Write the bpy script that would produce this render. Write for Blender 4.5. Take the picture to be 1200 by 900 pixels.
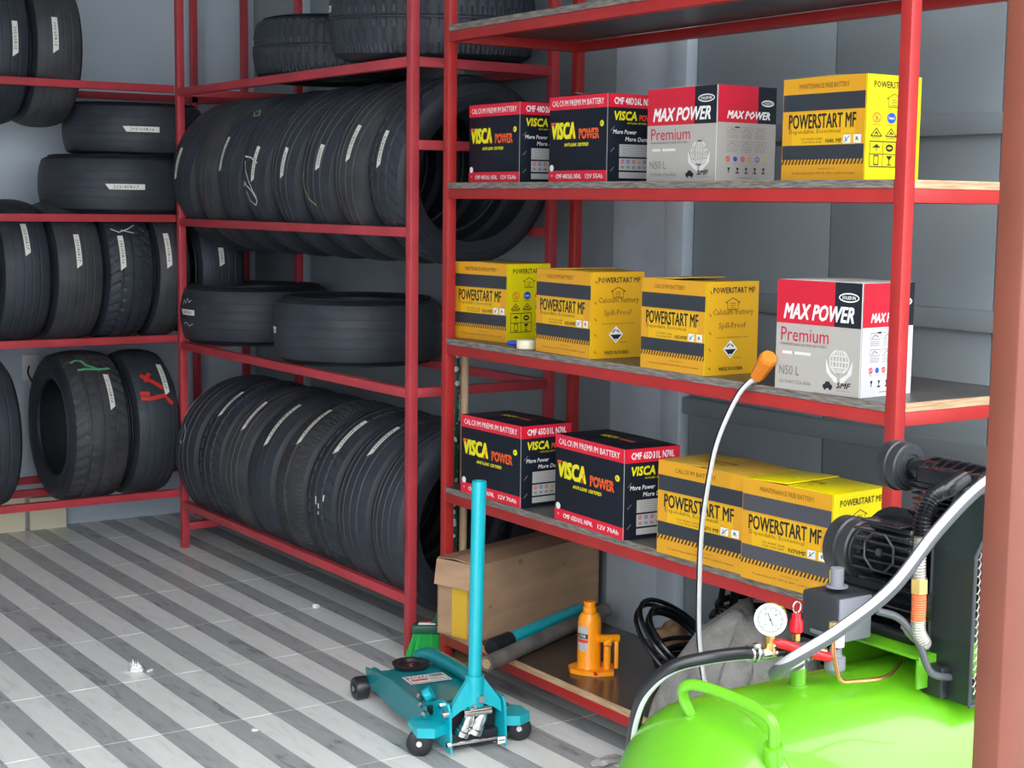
import bpy, bmesh, math, random
from mathutils import Vector, Matrix, Euler
for o in list(bpy.data.objects): bpy.data.objects.remove(o)
sc = bpy.context.scene
COL = sc.collection
PI = math.pi
R_ = math.radians

# ------------------------------------------------------------------ camera, sky, light, exposure
cam_d = bpy.data.cameras.new('camera'); cam = bpy.data.objects.new('camera', cam_d); COL.objects.link(cam)
sc.camera = cam
cam_d.sensor_width = 36.0; cam_d.sensor_fit = 'HORIZONTAL'
cam_d.lens = 1836.0 / 1200.0 * 36.0
cam_d.clip_start = 0.05; cam_d.clip_end = 200
_R = ((0.82850942, -0.05403925, 0.55736156), (-0.55983607, -0.1021141, 0.82228723), (0.01247869, -0.99330382, -0.11485561))
M = Matrix(((_R[0][0], -_R[0][1], -_R[0][2]), (_R[1][0], -_R[1][1], -_R[1][2]), (_R[2][0], -_R[2][1], -_R[2][2]))).to_4x4()
M.translation = Vector((0, 0, 1.45))
cam.matrix_world = M

world = bpy.data.worlds.new('overcast_sky'); sc.world = world; world.use_nodes = True
wn = world.node_tree; wn.nodes.clear()
wo = wn.nodes.new('ShaderNodeOutputWorld'); wb = wn.nodes.new('ShaderNodeBackground')
wt = wn.nodes.new('ShaderNodeTexCoord'); ws = wn.nodes.new('ShaderNodeSeparateXYZ'); wr = wn.nodes.new('ShaderNodeValToRGB')
wn.links.new(wt.outputs['Generated'], ws.inputs[0]); wn.links.new(ws.outputs['Z'], wr.inputs[0])
wr.color_ramp.elements[0].position = 0.0; wr.color_ramp.elements[0].color = (0.36, 0.40, 0.46, 1)
wr.color_ramp.elements[1].position = 1.0; wr.color_ramp.elements[1].color = (1.0, 1.0, 1.0, 1)
wn.links.new(wr.outputs[0], wb.inputs['Color']); wb.inputs['Strength'].default_value = 4.2
wn.links.new(wb.outputs[0], wo.inputs[0])

# daylight portals in the real openings of the shop (they only guide sky sampling)
def portal(loc, rot, sx, sy):
    l = bpy.data.lights.new('sky_portal', 'AREA'); l.shape = 'RECTANGLE'; l.size = sx; l.size_y = sy
    l.cycles.is_portal = True
    o = bpy.data.objects.new('sky_portal', l); COL.objects.link(o); o.location = loc; o.rotation_euler = rot
sun_d = bpy.data.lights.new('hazy_sun', 'SUN'); sun_d.energy = 0.15; sun_d.angle = R_(35); sun_d.color = (1.0, 0.97, 0.92)
sun = bpy.data.objects.new('hazy_sun', sun_d); COL.objects.link(sun)
sun.rotation_euler = Vector((0.45, 0.75, -0.48)).to_track_quat('-Z', 'Y').to_euler()

sc.view_settings.view_transform = 'Standard'; sc.view_settings.look = 'None'
sc.view_settings.gamma = 1.0; sc.view_settings.use_curve_mapping = False
sc.view_settings.exposure = 1.0

# ------------------------------------------------------------------ materials
MATS = {}
def _new(name):
    m = bpy.data.materials.new(name); m.use_nodes = True
    nt = m.node_tree; b = nt.nodes['Principled BSDF']; MATS[name] = m
    return m, nt, b
def mat(name, col, rough=0.5, metal=0.0, noise=0.0, nscale=20.0, bump=0.0, bscale=60.0, stretch=(1, 1, 1), spec=0.5, coat=0.0, col2=None, emis=None):
    m, nt, b = _new(name)
    b.inputs['Base Color'].default_value = (*col, 1); b.inputs['Roughness'].default_value = rough
    b.inputs['Metallic'].default_value = metal; b.inputs['Specular IOR Level'].default_value = spec
    b.inputs['Coat Weight'].default_value = coat
    if noise or bump or col2:
        tc = nt.nodes.new('ShaderNodeTexCoord'); mp = nt.nodes.new('ShaderNodeMapping'); mp.inputs['Scale'].default_value = stretch
        nt.links.new(tc.outputs['Object'], mp.inputs['Vector'])
    if noise or col2:
        n = nt.nodes.new('ShaderNodeTexNoise'); n.inputs['Scale'].default_value = nscale; n.inputs['Detail'].default_value = 5
        nt.links.new(mp.outputs[0], n.inputs['Vector'])
        r = nt.nodes.new('ShaderNodeValToRGB')
        r.color_ramp.elements[0].position = 0.35; r.color_ramp.elements[1].position = 0.68
        c2 = col2 if col2 else tuple(c * (1 - noise) for c in col)
        c1 = col if col2 else tuple(min(1, c * (1 + noise * 0.5)) for c in col)
        r.color_ramp.elements[0].color = (*c2, 1); r.color_ramp.elements[1].color = (*c1, 1)
        nt.links.new(n.outputs['Fac'], r.inputs[0]); nt.links.new(r.outputs[0], b.inputs['Base Color'])
    if bump:
        n2 = nt.nodes.new('ShaderNodeTexNoise'); n2.inputs['Scale'].default_value = bscale; n2.inputs['Detail'].default_value = 4
        nt.links.new(mp.outputs[0], n2.inputs['Vector'])
        bp = nt.nodes.new('ShaderNodeBump'); bp.inputs['Strength'].default_value = bump; bp.inputs['Distance'].default_value = 0.01
        nt.links.new(n2.outputs['Fac'], bp.inputs['Height']); nt.links.new(bp.outputs[0], b.inputs['Normal'])
    return m

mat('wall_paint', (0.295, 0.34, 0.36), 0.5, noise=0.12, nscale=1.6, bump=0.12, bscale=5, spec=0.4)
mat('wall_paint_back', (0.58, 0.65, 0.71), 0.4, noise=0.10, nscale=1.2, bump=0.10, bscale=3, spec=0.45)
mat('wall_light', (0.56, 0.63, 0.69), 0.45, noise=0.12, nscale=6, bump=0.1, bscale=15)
mat('roof_sheet', (0.45, 0.47, 0.48), 0.5)
mat('plaster', (0.62, 0.62, 0.60), 0.8)
mat('grout', (0.80, 0.80, 0.78), 0.6)
mat('concrete', (0.34, 0.335, 0.325), 0.85, noise=0.25, nscale=4)
mat('red_paint', (0.50, 0.050, 0.062), 0.4, noise=0.14, nscale=9, bump=0.08, bscale=40)
mat('red_paint_bright', (0.43, 0.024, 0.022), 0.38, noise=0.10, nscale=9, bump=0.06, bscale=40)
mat('post_brown', (0.155, 0.040, 0.022), 0.5, noise=0.10, nscale=7, bump=0.06, bscale=30)
mat('plywood_top', (0.085, 0.078, 0.075), 0.35, noise=0.35, nscale=7, bump=0.1, bscale=20)
mat('plywood_film', (0.030, 0.030, 0.034), 0.24, noise=0.2, nscale=7, col2=(0.10, 0.055, 0.03), stretch=(1, 3, 1))
mat('plywood_grey_edge', (0.30, 0.27, 0.235), 0.7, col2=(0.12, 0.10, 0.085), nscale=26, stretch=(3, 1, 10), bump=0.3, bscale=40)
mat('plywood_raw_edge', (0.62, 0.44, 0.27), 0.75, col2=(0.42, 0.25, 0.13), nscale=12, stretch=(1, 1, 18), bump=0.3, bscale=40)
mat('rubber', (0.036, 0.043, 0.054), 0.52, noise=0.25, nscale=10, bump=0.10, bscale=80, spec=0.42)  # bluish lift in this base colour stands in for haze over the blacks
mat('rubber_dusty', (0.055, 0.056, 0.060), 0.58, noise=0.35, nscale=7, bump=0.12, bscale=80, spec=0.4)
mat('rubber_side', (0.022, 0.027, 0.035), 0.55, noise=0.2, nscale=10, bump=0.06, bscale=60, spec=0.45)
mat('sticker_paper', (0.82, 0.80, 0.72), 0.7)
mat('ink_black', (0.012, 0.013, 0.018), 0.5)
mat('ink_faint', (0.30, 0.28, 0.26), 0.7)
mat('chalk_white', (0.75, 0.77, 0.75), 0.85)
mat('chalk_yellow', (0.55, 0.62, 0.22), 0.8)
mat('paint_red_mark', (0.60, 0.03, 0.02), 0.6)
mat('paint_green_mark', (0.12, 0.42, 0.22), 0.6)
mat('teal_paint', (0.003, 0.235, 0.265), 0.28, noise=0.08, nscale=9, coat=0.3)
mat('teal_bright', (0.003, 0.42, 0.50), 0.28, coat=0.3)
mat('teal_hose', (0.003, 0.20, 0.25), 0.4)
mat('steel', (0.62, 0.62, 0.62), 0.25, 1.0)
mat('chrome', (0.85, 0.85, 0.85), 0.1, 1.0)
mat('black_plastic', (0.014, 0.015, 0.018), 0.32)
mat('black_matte', (0.016, 0.018, 0.022), 0.6)
mat('pump_black', (0.005, 0.006, 0.008), 0.22, coat=0.3, bump=0.15, bscale=90)
mat('guard_green_black', (0.012, 0.020, 0.018), 0.38)
mat('filter_black', (0.028, 0.031, 0.034), 0.35)
mat('box_grey', (0.20, 0.21, 0.24), 0.45)
mat('box_dark', (0.028, 0.032, 0.038), 0.45)
mat('compressor_green', (0.115, 0.40, 0.010), 0.30, noise=0.06, nscale=3, bump=0.03, bscale=9, coat=0.35)
mat('green_bristle', (0.03, 0.50, 0.10), 0.6)
mat('green_dark', (0.01, 0.09, 0.05), 0.5)
mat('brass', (0.78, 0.55, 0.20), 0.3, 1.0)
mat('copper', (0.85, 0.38, 0.18), 0.3, 1.0)
mat('orange_pipe', (0.72, 0.19, 0.07), 0.55)
mat('galvanised', (0.46, 0.44, 0.40), 0.4, 0.7)
mat('red_plastic', (0.72, 0.01, 0.02), 0.3)
mat('orange_paint', (0.95, 0.32, 0.004), 0.32, coat=0.2)
mat('orange_rubber', (0.86, 0.24, 0.015), 0.5)
mat('cardboard', (0.47, 0.29, 0.175), 0.8, noise=0.16, nscale=5, bump=0.1, bscale=30, stretch=(1, 1, 4))
mat('cardboard_edge', (0.30, 0.18, 0.10), 0.85)
mat('tape_yellow', (0.72, 0.44, 0.03), 0.35)
mat('wood_stick', (0.60, 0.42, 0.25), 0.6, noise=0.2, nscale=8, stretch=(8, 8, 1))
mat('pipe_grey', (0.18, 0.165, 0.15), 0.6, noise=0.5, nscale=9, bump=0.3, bscale=40)
mat('hose_black', (0.010, 0.012, 0.014), 0.3)
mat('hose_white', (0.55, 0.56, 0.57), 0.4)
mat('hose_silver', (0.55, 0.57, 0.59), 0.28)
mat('hose_grey', (0.085, 0.092, 0.10), 0.4)
mat('cloth_grey', (0.27, 0.26, 0.245), 0.9, noise=0.3, nscale=14, bump=0.5, bscale=70)
mat('cable_black', (0.007, 0.008, 0.010), 0.25)
mat('marker_blue', (0.03, 0.08, 0.62), 0.35)
mat('white_plastic', (0.80, 0.80, 0.78), 0.4)
mat('tape_cream', (0.80, 0.74, 0.52), 0.5)
mat('tissue', (0.85, 0.85, 0.83), 0.9, bump=0.4, bscale=120)
mat('plastic_sheet', (0.42, 0.41, 0.39), 0.5, noise=0.3, nscale=20, bump=0.5, bscale=50)
mat('dial_face', (0.42, 0.46, 0.44), 0.35)
# printing inks
mat('carton_brown', (0.36, 0.25, 0.15), 0.8)
mat('carton_white', (0.62, 0.60, 0.56), 0.6)
mat('v_navy', (0.008, 0.012, 0.021), 0.5, spec=0.25)
mat('v_red', (0.78, 0.012, 0.040), 0.35)
mat('v_yellow', (0.88, 0.80, 0.01), 0.4)
mat('v_orange', (0.85, 0.12, 0.02), 0.4)
mat('p_orange', (0.72, 0.345, 0.014), 0.36)
mat('p_mid', (0.80, 0.46, 0.006), 0.36)
mat('p_side', (0.86, 0.72, 0.000), 0.36)
mat('p_side2', (0.74, 0.40, 0.010), 0.36)
mat('p_top', (0.60, 0.36, 0.04), 0.5)
mat('p_band', (0.030, 0.036, 0.046), 0.36)
mat('p_band_grey', (0.075, 0.075, 0.090), 0.4)
mat('p_hatch', (0.012, 0.012, 0.014), 0.4)
mat('p_brown_ink', (0.17, 0.075, 0.01), 0.5)
mat('m_red', (0.62, 0.012, 0.035), 0.38)
mat('m_navy', (0.013, 0.015, 0.024), 0.5, spec=0.3)
mat('m_grey', (0.44, 0.415, 0.375), 0.45)
mat('m_white', (0.66, 0.66, 0.68), 0.45)
mat('m_silver', (0.74, 0.73, 0.70), 0.4)
mat('m_crimson', (0.55, 0.015, 0.06), 0.4)
mat('ink_white', (0.86, 0.86, 0.84), 0.4)
mat('ink_grey', (0.20, 0.19, 0.18), 0.5)
mat('ink_red', (0.75, 0.04, 0.03), 0.4)
mat('ink_blue', (0.03, 0.10, 0.50), 0.4)
mat('ink_orange', (0.85, 0.30, 0.02), 0.4)
mat('panel_grey', (0.50, 0.49, 0.47), 0.45)

# floor strips: wood-look ceramic, printed grain
def strip_mat(name, c1, c2, c3):
    m, nt, b = _new(name); b.inputs['Roughness'].default_value = 0.30; b.inputs['Specular IOR Level'].default_value = 0.4
    tc = nt.nodes.new('ShaderNodeTexCoord'); oi = nt.nodes.new('ShaderNodeObjectInfo')
    ad = nt.nodes.new('ShaderNodeVectorMath'); ad.operation = 'ADD'
    ml = nt.nodes.new('ShaderNodeVectorMath'); ml.operation = 'SCALE'; ml.inputs['Scale'].default_value = 30
    cb = nt.nodes.new('ShaderNodeCombineXYZ'); nt.links.new(oi.outputs['Random'], cb.inputs[0]); nt.links.new(oi.outputs['Random'], cb.inputs[1])
    nt.links.new(cb.outputs[0], ml.inputs[0]); nt.links.new(tc.outputs['Object'], ad.inputs[0]); nt.links.new(ml.outputs[0], ad.inputs[1])
    mp = nt.nodes.new('ShaderNodeMapping'); mp.inputs['Scale'].default_value = (26, 5, 1); nt.links.new(ad.outputs[0], mp.inputs[0])
    n = nt.nodes.new('ShaderNodeTexNoise'); n.inputs['Scale'].default_value = 1.3; n.inputs['Detail'].default_value = 6; n.inputs['Distortion'].default_value = 1.2
    nt.links.new(mp.outputs[0], n.inputs['Vector'])
    r = nt.nodes.new('ShaderNodeValToRGB'); e = r.color_ramp.elements
    e[0].position = 0.28; e[0].color = (*c3, 1); e[1].position = 0.66; e[1].color = (*c1, 1)
    k = e.new(0.42); k.color = (*c2, 1)
    nt.links.new(n.outputs['Fac'], r.inputs[0]); nt.links.new(r.outputs[0], b.inputs['Base Color'])
strip_mat('strip_light', (0.86, 0.87, 0.84), (0.82, 0.83, 0.80), (0.72, 0.73, 0.70))
strip_mat('strip_dark', (0.44, 0.455, 0.46), (0.38, 0.395, 0.40), (0.19, 0.195, 0.20))

def floral():
    m, nt, b = _new('floral_film'); b.inputs['Roughness'].default_value = 0.35
    tc = nt.nodes.new('ShaderNodeTexCoord'); v = nt.nodes.new('ShaderNodeTexVoronoi'); v.inputs['Scale'].default_value = 45
    nt.links.new(tc.outputs['Object'], v.inputs['Vector'])
    lt = nt.nodes.new('ShaderNodeMath'); lt.operation = 'LESS_THAN'; lt.inputs[1].default_value = 0.38
    nt.links.new(v.outputs['Distance'], lt.inputs[0])
    r = nt.nodes.new('ShaderNodeValToRGB'); r.color_ramp.interpolation = 'CONSTANT'
    e = r.color_ramp.elements; e[0].color = (0.55, 0.60, 0.55, 1); e[1].position = 0.62; e[1].color = (0.45, 0.02, 0.05, 1)
    k = e.new(0.8); k.color = (0.05, 0.30, 0.14, 1)
    s = nt.nodes.new('ShaderNodeSeparateColor'); nt.links.new(v.outputs['Color'], s.inputs[0]); nt.links.new(s.outputs[0], r.inputs[0])
    mx = nt.nodes.new('ShaderNodeMix'); mx.data_type = 'RGBA'; mx.inputs[6].default_value = (0.008, 0.06, 0.04, 1)
    nt.links.new(lt.outputs[0], mx.inputs[0]); nt.links.new(r.outputs[0], mx.inputs[7]); nt.links.new(mx.outputs[2], b.inputs['Base Color'])
floral()

# ------------------------------------------------------------------ mesh helpers
class MB:
    """collects shapes; build() links them as ONE mesh object"""
    def __init__(s): s.v = []; s.f = []; s.mi = []; s.mats = []; s.cur = 0
    def use(s, name):
        if name not in s.mats: s.mats.append(name)
        s.cur = s.mats.index(name); return s
    def face(s, idx): s.f.append(idx); s.mi.append(s.cur)
    def add(s, vs, fs):
        b = len(s.v); s.v += [tuple(p) for p in vs]
        for f in fs: s.face([b + i for i in f])
    def box(s, lo, hi, bev=0.0):
        (x0, y0, z0), (x1, y1, z1) = lo, hi
        c = Vector(((x0 + x1) / 2, (y0 + y1) / 2, (z0 + z1) / 2)); s.obox(c, (x1 - x0, y1 - y0, z1 - z0), Matrix.Identity(3), bev)
    def obox(s, c, size, rot=None, bev=0.0):
        rot = rot if rot is not None else Matrix.Identity(3)
        if isinstance(rot, Euler): rot = rot.to_matrix()
        hx, hy, hz = [d / 2 for d in size]; c = Vector(c)
        if bev <= 0:
            vs = [c + rot @ Vector((x * hx, y * hy, z * hz)) for x in (-1, 1) for y in (-1, 1) for z in (-1, 1)]
            s.add(vs, [(0, 1, 3, 2), (4, 6, 7, 5), (0, 4, 5, 1), (2, 3, 7, 6), (0, 2, 6, 4), (1, 5, 7, 3)])
            return
        bm = bmesh.new(); bmesh.ops.create_cube(bm, size=1.0)
        for v in bm.verts: v.co = Vector((v.co.x * size[0], v.co.y * size[1], v.co.z * size[2]))
        bmesh.ops.bevel(bm, geom=list(bm.edges), offset=min(bev, min(size) * 0.45), segments=2, affect='EDGES', profile=0.5)
        s.addbm(bm, c, rot)
    def addbm(s, bm, c=Vector((0, 0, 0)), rot=None):
        bm.verts.ensure_lookup_table(); b = len(s.v)
        for i, v in enumerate(bm.verts):
            v.index = i; p = (rot @ v.co if rot is not None else v.co) + Vector(c); s.v.append(tuple(p))
        for f in bm.faces: s.face([b + v.index for v in f.verts])
        bm.free()
    def ring(s, c, u, w, r, n): return [Vector(c) + u * (r * math.cos(2 * PI * i / n)) + w * (r * math.sin(2 * PI * i / n)) for i in range(n)]
    def cyl(s, p0, p1, r0, r1=None, n=20, caps=True):
        r1 = r0 if r1 is None else r1
        s.lathe(p0, p1, [(0, r0), (1, r1)], n, caps)
    def lathe(s, p0, p1, prof, n=24, caps=True, scale=None):
        """profile of (t along p0->p1 in 0..1, radius)"""
        p0 = Vector(p0); p1 = Vector(p1); a = (p1 - p0); L = a.length; a.normalize()
        u = a.orthogonal().normalized()
        if abs(a.z) < 0.9: u = Vector((0, 0, 1)).cross(a).normalized()
        w = a.cross(u); b = len(s.v); m = len(prof)
        for t, r in prof: s.v += [tuple(p) for p in s.ring(p0 + a * (t * L), u, w, max(r, 1e-5), n)]
        for k in range(m - 1):
            for i in range(n):
                j = (i + 1) % n; s.face([b + k * n + i, b + k * n + j, b + (k + 1) * n + j, b + (k + 1) * n + i])
        if caps:
            s.face([b + i for i in reversed(range(n))]); s.face([b + (m - 1) * n + i for i in range(n)])
    def tube(s, pts, r, n=10, caps=True, stripe=None):
        pts = [Vector(p) for p in pts]; m = len(pts)
        rad = r if callable(r) else (lambda t: r)
        tan = [(pts[min(i + 1, m - 1)] - pts[max(i - 1, 0)]).normalized() for i in range(m)]
        u = tan[0].orthogonal().normalized()
        if stripe is not None:
            u = (Vector(stripe) - tan[0] * Vector(stripe).dot(tan[0])).normalized()
        b = len(s.v)
        for i in range(m):
            if stripe is not None:
                q = Vector(stripe) - tan[i] * Vector(stripe).dot(tan[i])
                u = q.normalized() if q.length > 0.05 else (u - tan[i] * u.dot(tan[i])).normalized()
            else: u = (u - tan[i] * u.dot(tan[i])).normalized()
            w = tan[i].cross(u); s.v += [tuple(p) for p in s.ring(pts[i], u, w, rad(i / (m - 1)), n)]
        for k in range(m - 1):
            for i in range(n):
                j = (i + 1) % n; s.face([b + k * n + i, b + k * n + j, b + (k + 1) * n + j, b + (k + 1) * n + i])
        if caps:
            s.face([b + i for i in reversed(range(n))]); s.face([b + (m - 1) * n + i for i in range(n)])
    def prism(s, poly, axis, a0, a1):
        """poly in the two other axes, extruded along axis from a0 to a1"""
        def P(p, a):
            return {'x': (a, p[0], p[1]), 'y': (p[0], a, p[1]), 'z': (p[0], p[1], a)}[axis]
        n = len(poly); vs = [P(p, a0) for p in poly] + [P(p, a1) for p in poly]
        s.add(vs, [list(range(n))[::-1], [n + i for i in range(n)]] + [[i, (i + 1) % n, n + (i + 1) % n, n + i] for i in range(n)])
    def mesh(s, name, angle=35, smooth=True):
        me = bpy.data.meshes.new(name); me.from_pydata(s.v, [], s.f)
        for k in s.mats: me.materials.append(MATS[k])
        if s.mats: me.polygons.foreach_set('material_index', s.mi)
        bm = bmesh.new(); bm.from_mesh(me); bmesh.ops.recalc_face_normals(bm, faces=bm.faces); bm.to_mesh(me); bm.free()
        if smooth:
            me.polygons.foreach_set('use_smooth', [True] * len(me.polygons)); me.set_sharp_from_angle(angle=R_(angle))
        me.update(); return me
    def build(s, name, parent=None, world=False, angle=35, smooth=True, material=None):
        if material: s.mats = [material]; s.mi = [0] * len(s.f)
        if world and parent is not None:
            mw = parent.matrix_basis.copy(); q_ = parent.parent
            while q_ is not None: mw = q_.matrix_basis @ mw; q_ = q_.parent
            inv = mw.inverted()
            s.v = [tuple(inv @ Vector(p)) for p in s.v]
        return link(name, s.mesh(name, angle, smooth), parent)
def link(name, me, parent=None, loc=(0, 0, 0), rot=(0, 0, 0)):
    o = bpy.data.objects.new(name, me); COL.objects.link(o); o.location = loc; o.rotation_euler = rot
    if parent is not None: o.parent = parent
    return o
def tag(o, label, cat, group=None, kind=None):
    o['label'] = label; o['category'] = cat
    if group: o['group'] = group
    if kind: o['kind'] = kind
    return o
def thing(name, label, cat, loc=(0, 0, 0), rot=(0, 0, 0), group=None):
    o = bpy.data.objects.new(name, None); COL.objects.link(o); o.empty_display_size = 0.05
    o.location = loc; o.rotation_euler = rot if not isinstance(rot, (int, float)) else (0, 0, rot)
    bpy_basis = Matrix.LocRotScale(Vector(loc), Euler(o.rotation_euler), None); o.matrix_basis = bpy_basis
    return tag(o, label, cat, group)
def struct(name, o): o.name = name; o['kind'] = 'structure'; return o
def M1(material):
    return MB().use(material)
def spline(P, n=12):
    """Catmull-Rom through P"""
    P = [Vector(p) for p in P]; Q = [P[0] * 2 - P[1]] + P + [P[-1] * 2 - P[-2]]; out = []
    for i in range(1, len(Q) - 2):
        for k in range(n):
            t = k / n
            out.append(0.5 * ((2 * Q[i]) + (-Q[i - 1] + Q[i + 1]) * t + (2 * Q[i - 1] - 5 * Q[i] + 4 * Q[i + 1] - Q[i + 2]) * t * t + (-Q[i - 1] + 3 * Q[i] - 3 * Q[i + 1] + Q[i + 2]) * t ** 3))
    out.append(P[-1]); return out

# text -> flat triangles, unit box
_tc = {}
def glyphs(s, bold=0.0, shear=0.0, res=2, font_sp=1.0):
    k = (s, bold, shear, res)
    if k in _tc: return _tc[k]
    cu = bpy.data.curves.new('t', 'FONT'); cu.body = s; cu.offset = bold; cu.shear = shear; cu.resolution_u = res; cu.space_character = font_sp
    o = bpy.data.objects.new('t', cu); COL.objects.link(o)
    dg = bpy.context.evaluated_depsgraph_get(); dg.update()
    me = bpy.data.meshes.new_from_object(o.evaluated_get(dg))
    vs = [(v.co.x, v.co.y) for v in me.vertices]; fs = [list(p.vertices) for p in me.polygons]
    bpy.data.objects.remove(o); bpy.data.meshes.remove(me); bpy.data.curves.remove(cu)
    x0 = min(p[0] for p in vs); x1 = max(p[0] for p in vs); y0 = min(p[1] for p in vs); y1 = max(p[1] for p in vs)
    vs = [((x - x0) / (x1 - x0), (y - y0) / (y1 - y0)) for x, y in vs]
    _tc[k] = (vs, fs); return _tc[k]

class Face2D:
    """flat print on one face: 2-D coordinates u right, v up, mapped by fn(u, v, layer)"""
    def __init__(s, mb, fn): s.m = mb; s.fn = fn
    def poly(s, pts, col, L=1):
        s.m.use(col); s.m.add([s.fn(u, v, L) for u, v in pts], [list(range(len(pts)))])
    def rect(s, u0, v0, u1, v1, col, L=1): s.poly([(u0, v0), (u1, v0), (u1, v1), (u0, v1)], col, L)
    def text(s, t, u, v, w, h, col, L=3, bold=0.0, shear=0.0, res=2):
        vs, fs = glyphs(t, 0.0, shear, res); s.m.use(col)
        e = bold * h * 1.3          # heavier strokes: the outline repeated a hair apart
        for k, (dx, dy) in enumerate(((0, 0),) if bold <= 0 else ((-e, -e), (e, -e), (e, e), (-e, e))):
            s.m.add([s.fn(u + e + dx + a * (w - 2 * e), v + e + dy + b * (h - 2 * e), L + .2 * k) for a, b in vs], fs)
    def disc(s, u, v, r, col, L=2, n=20, ry=None):
        ry = ry or r; s.poly([(u + r * math.cos(2 * PI * i / n), v + ry * math.sin(2 * PI * i / n)) for i in range(n)], col, L)
    def ringp(s, u, v, r, t, col, L=2, n=24, ry=None, a0=0, a1=2 * PI):
        ry = ry or r; s.m.use(col); P = []; F = []
        for i in range(n + 1):
            a = a0 + (a1 - a0) * i / n
            P += [s.fn(u + r * math.cos(a), v + ry * math.sin(a), L), s.fn(u + (r - t) * math.cos(a), v + (ry - t) * math.sin(a), L)]
            if i: F.append([2 * i - 2, 2 * i, 2 * i + 1, 2 * i - 1])
        s.m.add(P, F)
    def line(s, pts, t, col, L=2):
        for (a, b), (c, d) in zip(pts[:-1], pts[1:]):
            l = math.hypot(c - a, d - b) or 1; nx, ny = -(d - b) / l * t / 2, (c - a) / l * t / 2
            s.poly([(a + nx, b + ny), (c + nx, d + ny), (c - nx, d - ny), (a - nx, b - ny)], col, L)
    def frame(s, u0, v0, u1, v1, t, col, L=2): s.line([(u0, v0), (u1, v0), (u1, v1), (u0, v1), (u0, v0)], t, col, L)

# ------------------------------------------------------------------ the setting
XW, YB, YF, XL, ZC = 3.14, 6.80, 1.36, -2.2, 2.95
m = M1('grout'); m.box((XL - 0.2, YF - 0.1, -0.12), (XW + 0.2, YB + 0.2, -0.0015)); floor = struct('floor', m.build('floor', smooth=False))
P_ = 0.1655; X0 = 1.5355; YJ = 3.947; T_ = 0.4945
def strip_mesh(w, mt):
    m = M1(mt); m.box((0.0005, 0.0020, -0.010), (w - 0.0005, T_ - 0.0020, 0.0), 0.0); return m.mesh('plank', smooth=False)
wd, wl = 0.074, P_ - 0.074
md = strip_mesh(wd, 'strip_dark'); ml_ = strip_mesh(wl, 'strip_light')
rnd = random.Random(4)
for i in range(-5, 10):
    for j in range(-3, 6):
        x = X0 + i * P_; y = YJ + j * T_
        if x > XW - 0.01 or y + T_ > YB: continue
        # keep to the part of the floor the photograph can see
        if x + 0.55 * (y - 3.9) < 0.70 + (0 if y > 3.4 else 0.4): continue
        if x + wd < XW: link('plank', md, floor, (x, y, rnd.uniform(-0.0004, 0)))
        if x + P_ < XW: link('plank', ml_, floor, (x + wd, y, rnd.uniform(-0.0004, 0)))
# remainder of the floor (outside the view): same strips joined
m = MB()
for i in range(-22, 10):
    for j in range(-6, 6):
        x = X0 + i * P_; y = YJ + j * T_
        if x < XL or x > XW - 0.01 or y < YF - 0.05: continue
        if (-5 <= i) and (-3 <= j) and y + T_ <= YB and not (x + 0.55 * (y - 3.9) < 0.70 + (0 if y > 3.4 else 0.4)): continue
        y1 = min(y + T_, YB) - 0.0012
        if y1 <= y: continue
        m.use('strip_dark').box((x, y + 0.0012, -0.010), (min(x + wd, XW), y1, 0))
        if x + wd < XW: m.use('strip_light').box((x + wd, y + 0.0012, -0.010), (min(x + P_, XW), y1, 0))
o = m.build('plank_field', floor, smooth=False); o['kind'] = 'stuff'

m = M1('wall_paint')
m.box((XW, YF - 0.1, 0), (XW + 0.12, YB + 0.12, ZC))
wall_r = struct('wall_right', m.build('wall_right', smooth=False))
# sheet panels, uprights and girts of the painted steel wall
def wp(name, lo, hi, mt, parent, bev=0.003):
    m = M1(mt); m.box(lo, hi, bev); return m.build(name, parent)
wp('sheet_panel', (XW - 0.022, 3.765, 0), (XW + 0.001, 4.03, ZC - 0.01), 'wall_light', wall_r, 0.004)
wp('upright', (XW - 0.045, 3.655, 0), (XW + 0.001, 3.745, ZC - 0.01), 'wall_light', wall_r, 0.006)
for a, b in ((1.26, 2.52), (2.525, 3.08), (3.085, 3.65)):
    wp('sheet_panel', (XW - 0.006, a, 0), (XW + 0.001, b, ZC - 0.01), 'wall_paint', wall_r, 0.002)
wp('upright', (XW - 0.04, 6.22, 0), (XW + 0.001, 6.30, ZC - 0.01), 'wall_light', wall_r, 0.005)
wp('upright', (XW - 0.04, 4.97, 0), (XW + 0.001, 5.05, ZC - 0.01), 'wall_light', wall_r, 0.005)
for z in (2.15, 1.63, 1.148, 0.815):
    wp('girt', (XW - 0.036, 1.27, z), (XW + 0.001, 3.65, z + 0.052), 'wall_paint', wall_r, 0.004)
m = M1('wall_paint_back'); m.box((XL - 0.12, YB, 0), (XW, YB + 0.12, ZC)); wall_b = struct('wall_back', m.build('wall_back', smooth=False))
wp('upright', (XW - 0.33, YB - 0.02, 0), (XW - 0.25, YB + 0.001, ZC - 0.01), 'wall_light', wall_b, 0.004)
m = M1('plaster'); m.box((XL - 0.12, YF - 0.1, 0), (XL, YB, ZC)); struct('wall_left', m.build('wall_left', smooth=False))
m = M1('roof_sheet'); m.box((XL - 0.12, YF - 0.1, ZC), (XW + 0.12, YB + 0.12, ZC + 0.08)); struct('ceiling', m.build('ceiling', smooth=False))
m = M1('concrete'); m.box((-14, -16, -0.16), (14, YF - 0.1, -0.02)); o = struct('trim_2', m.build('forecourt', smooth=False))
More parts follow.
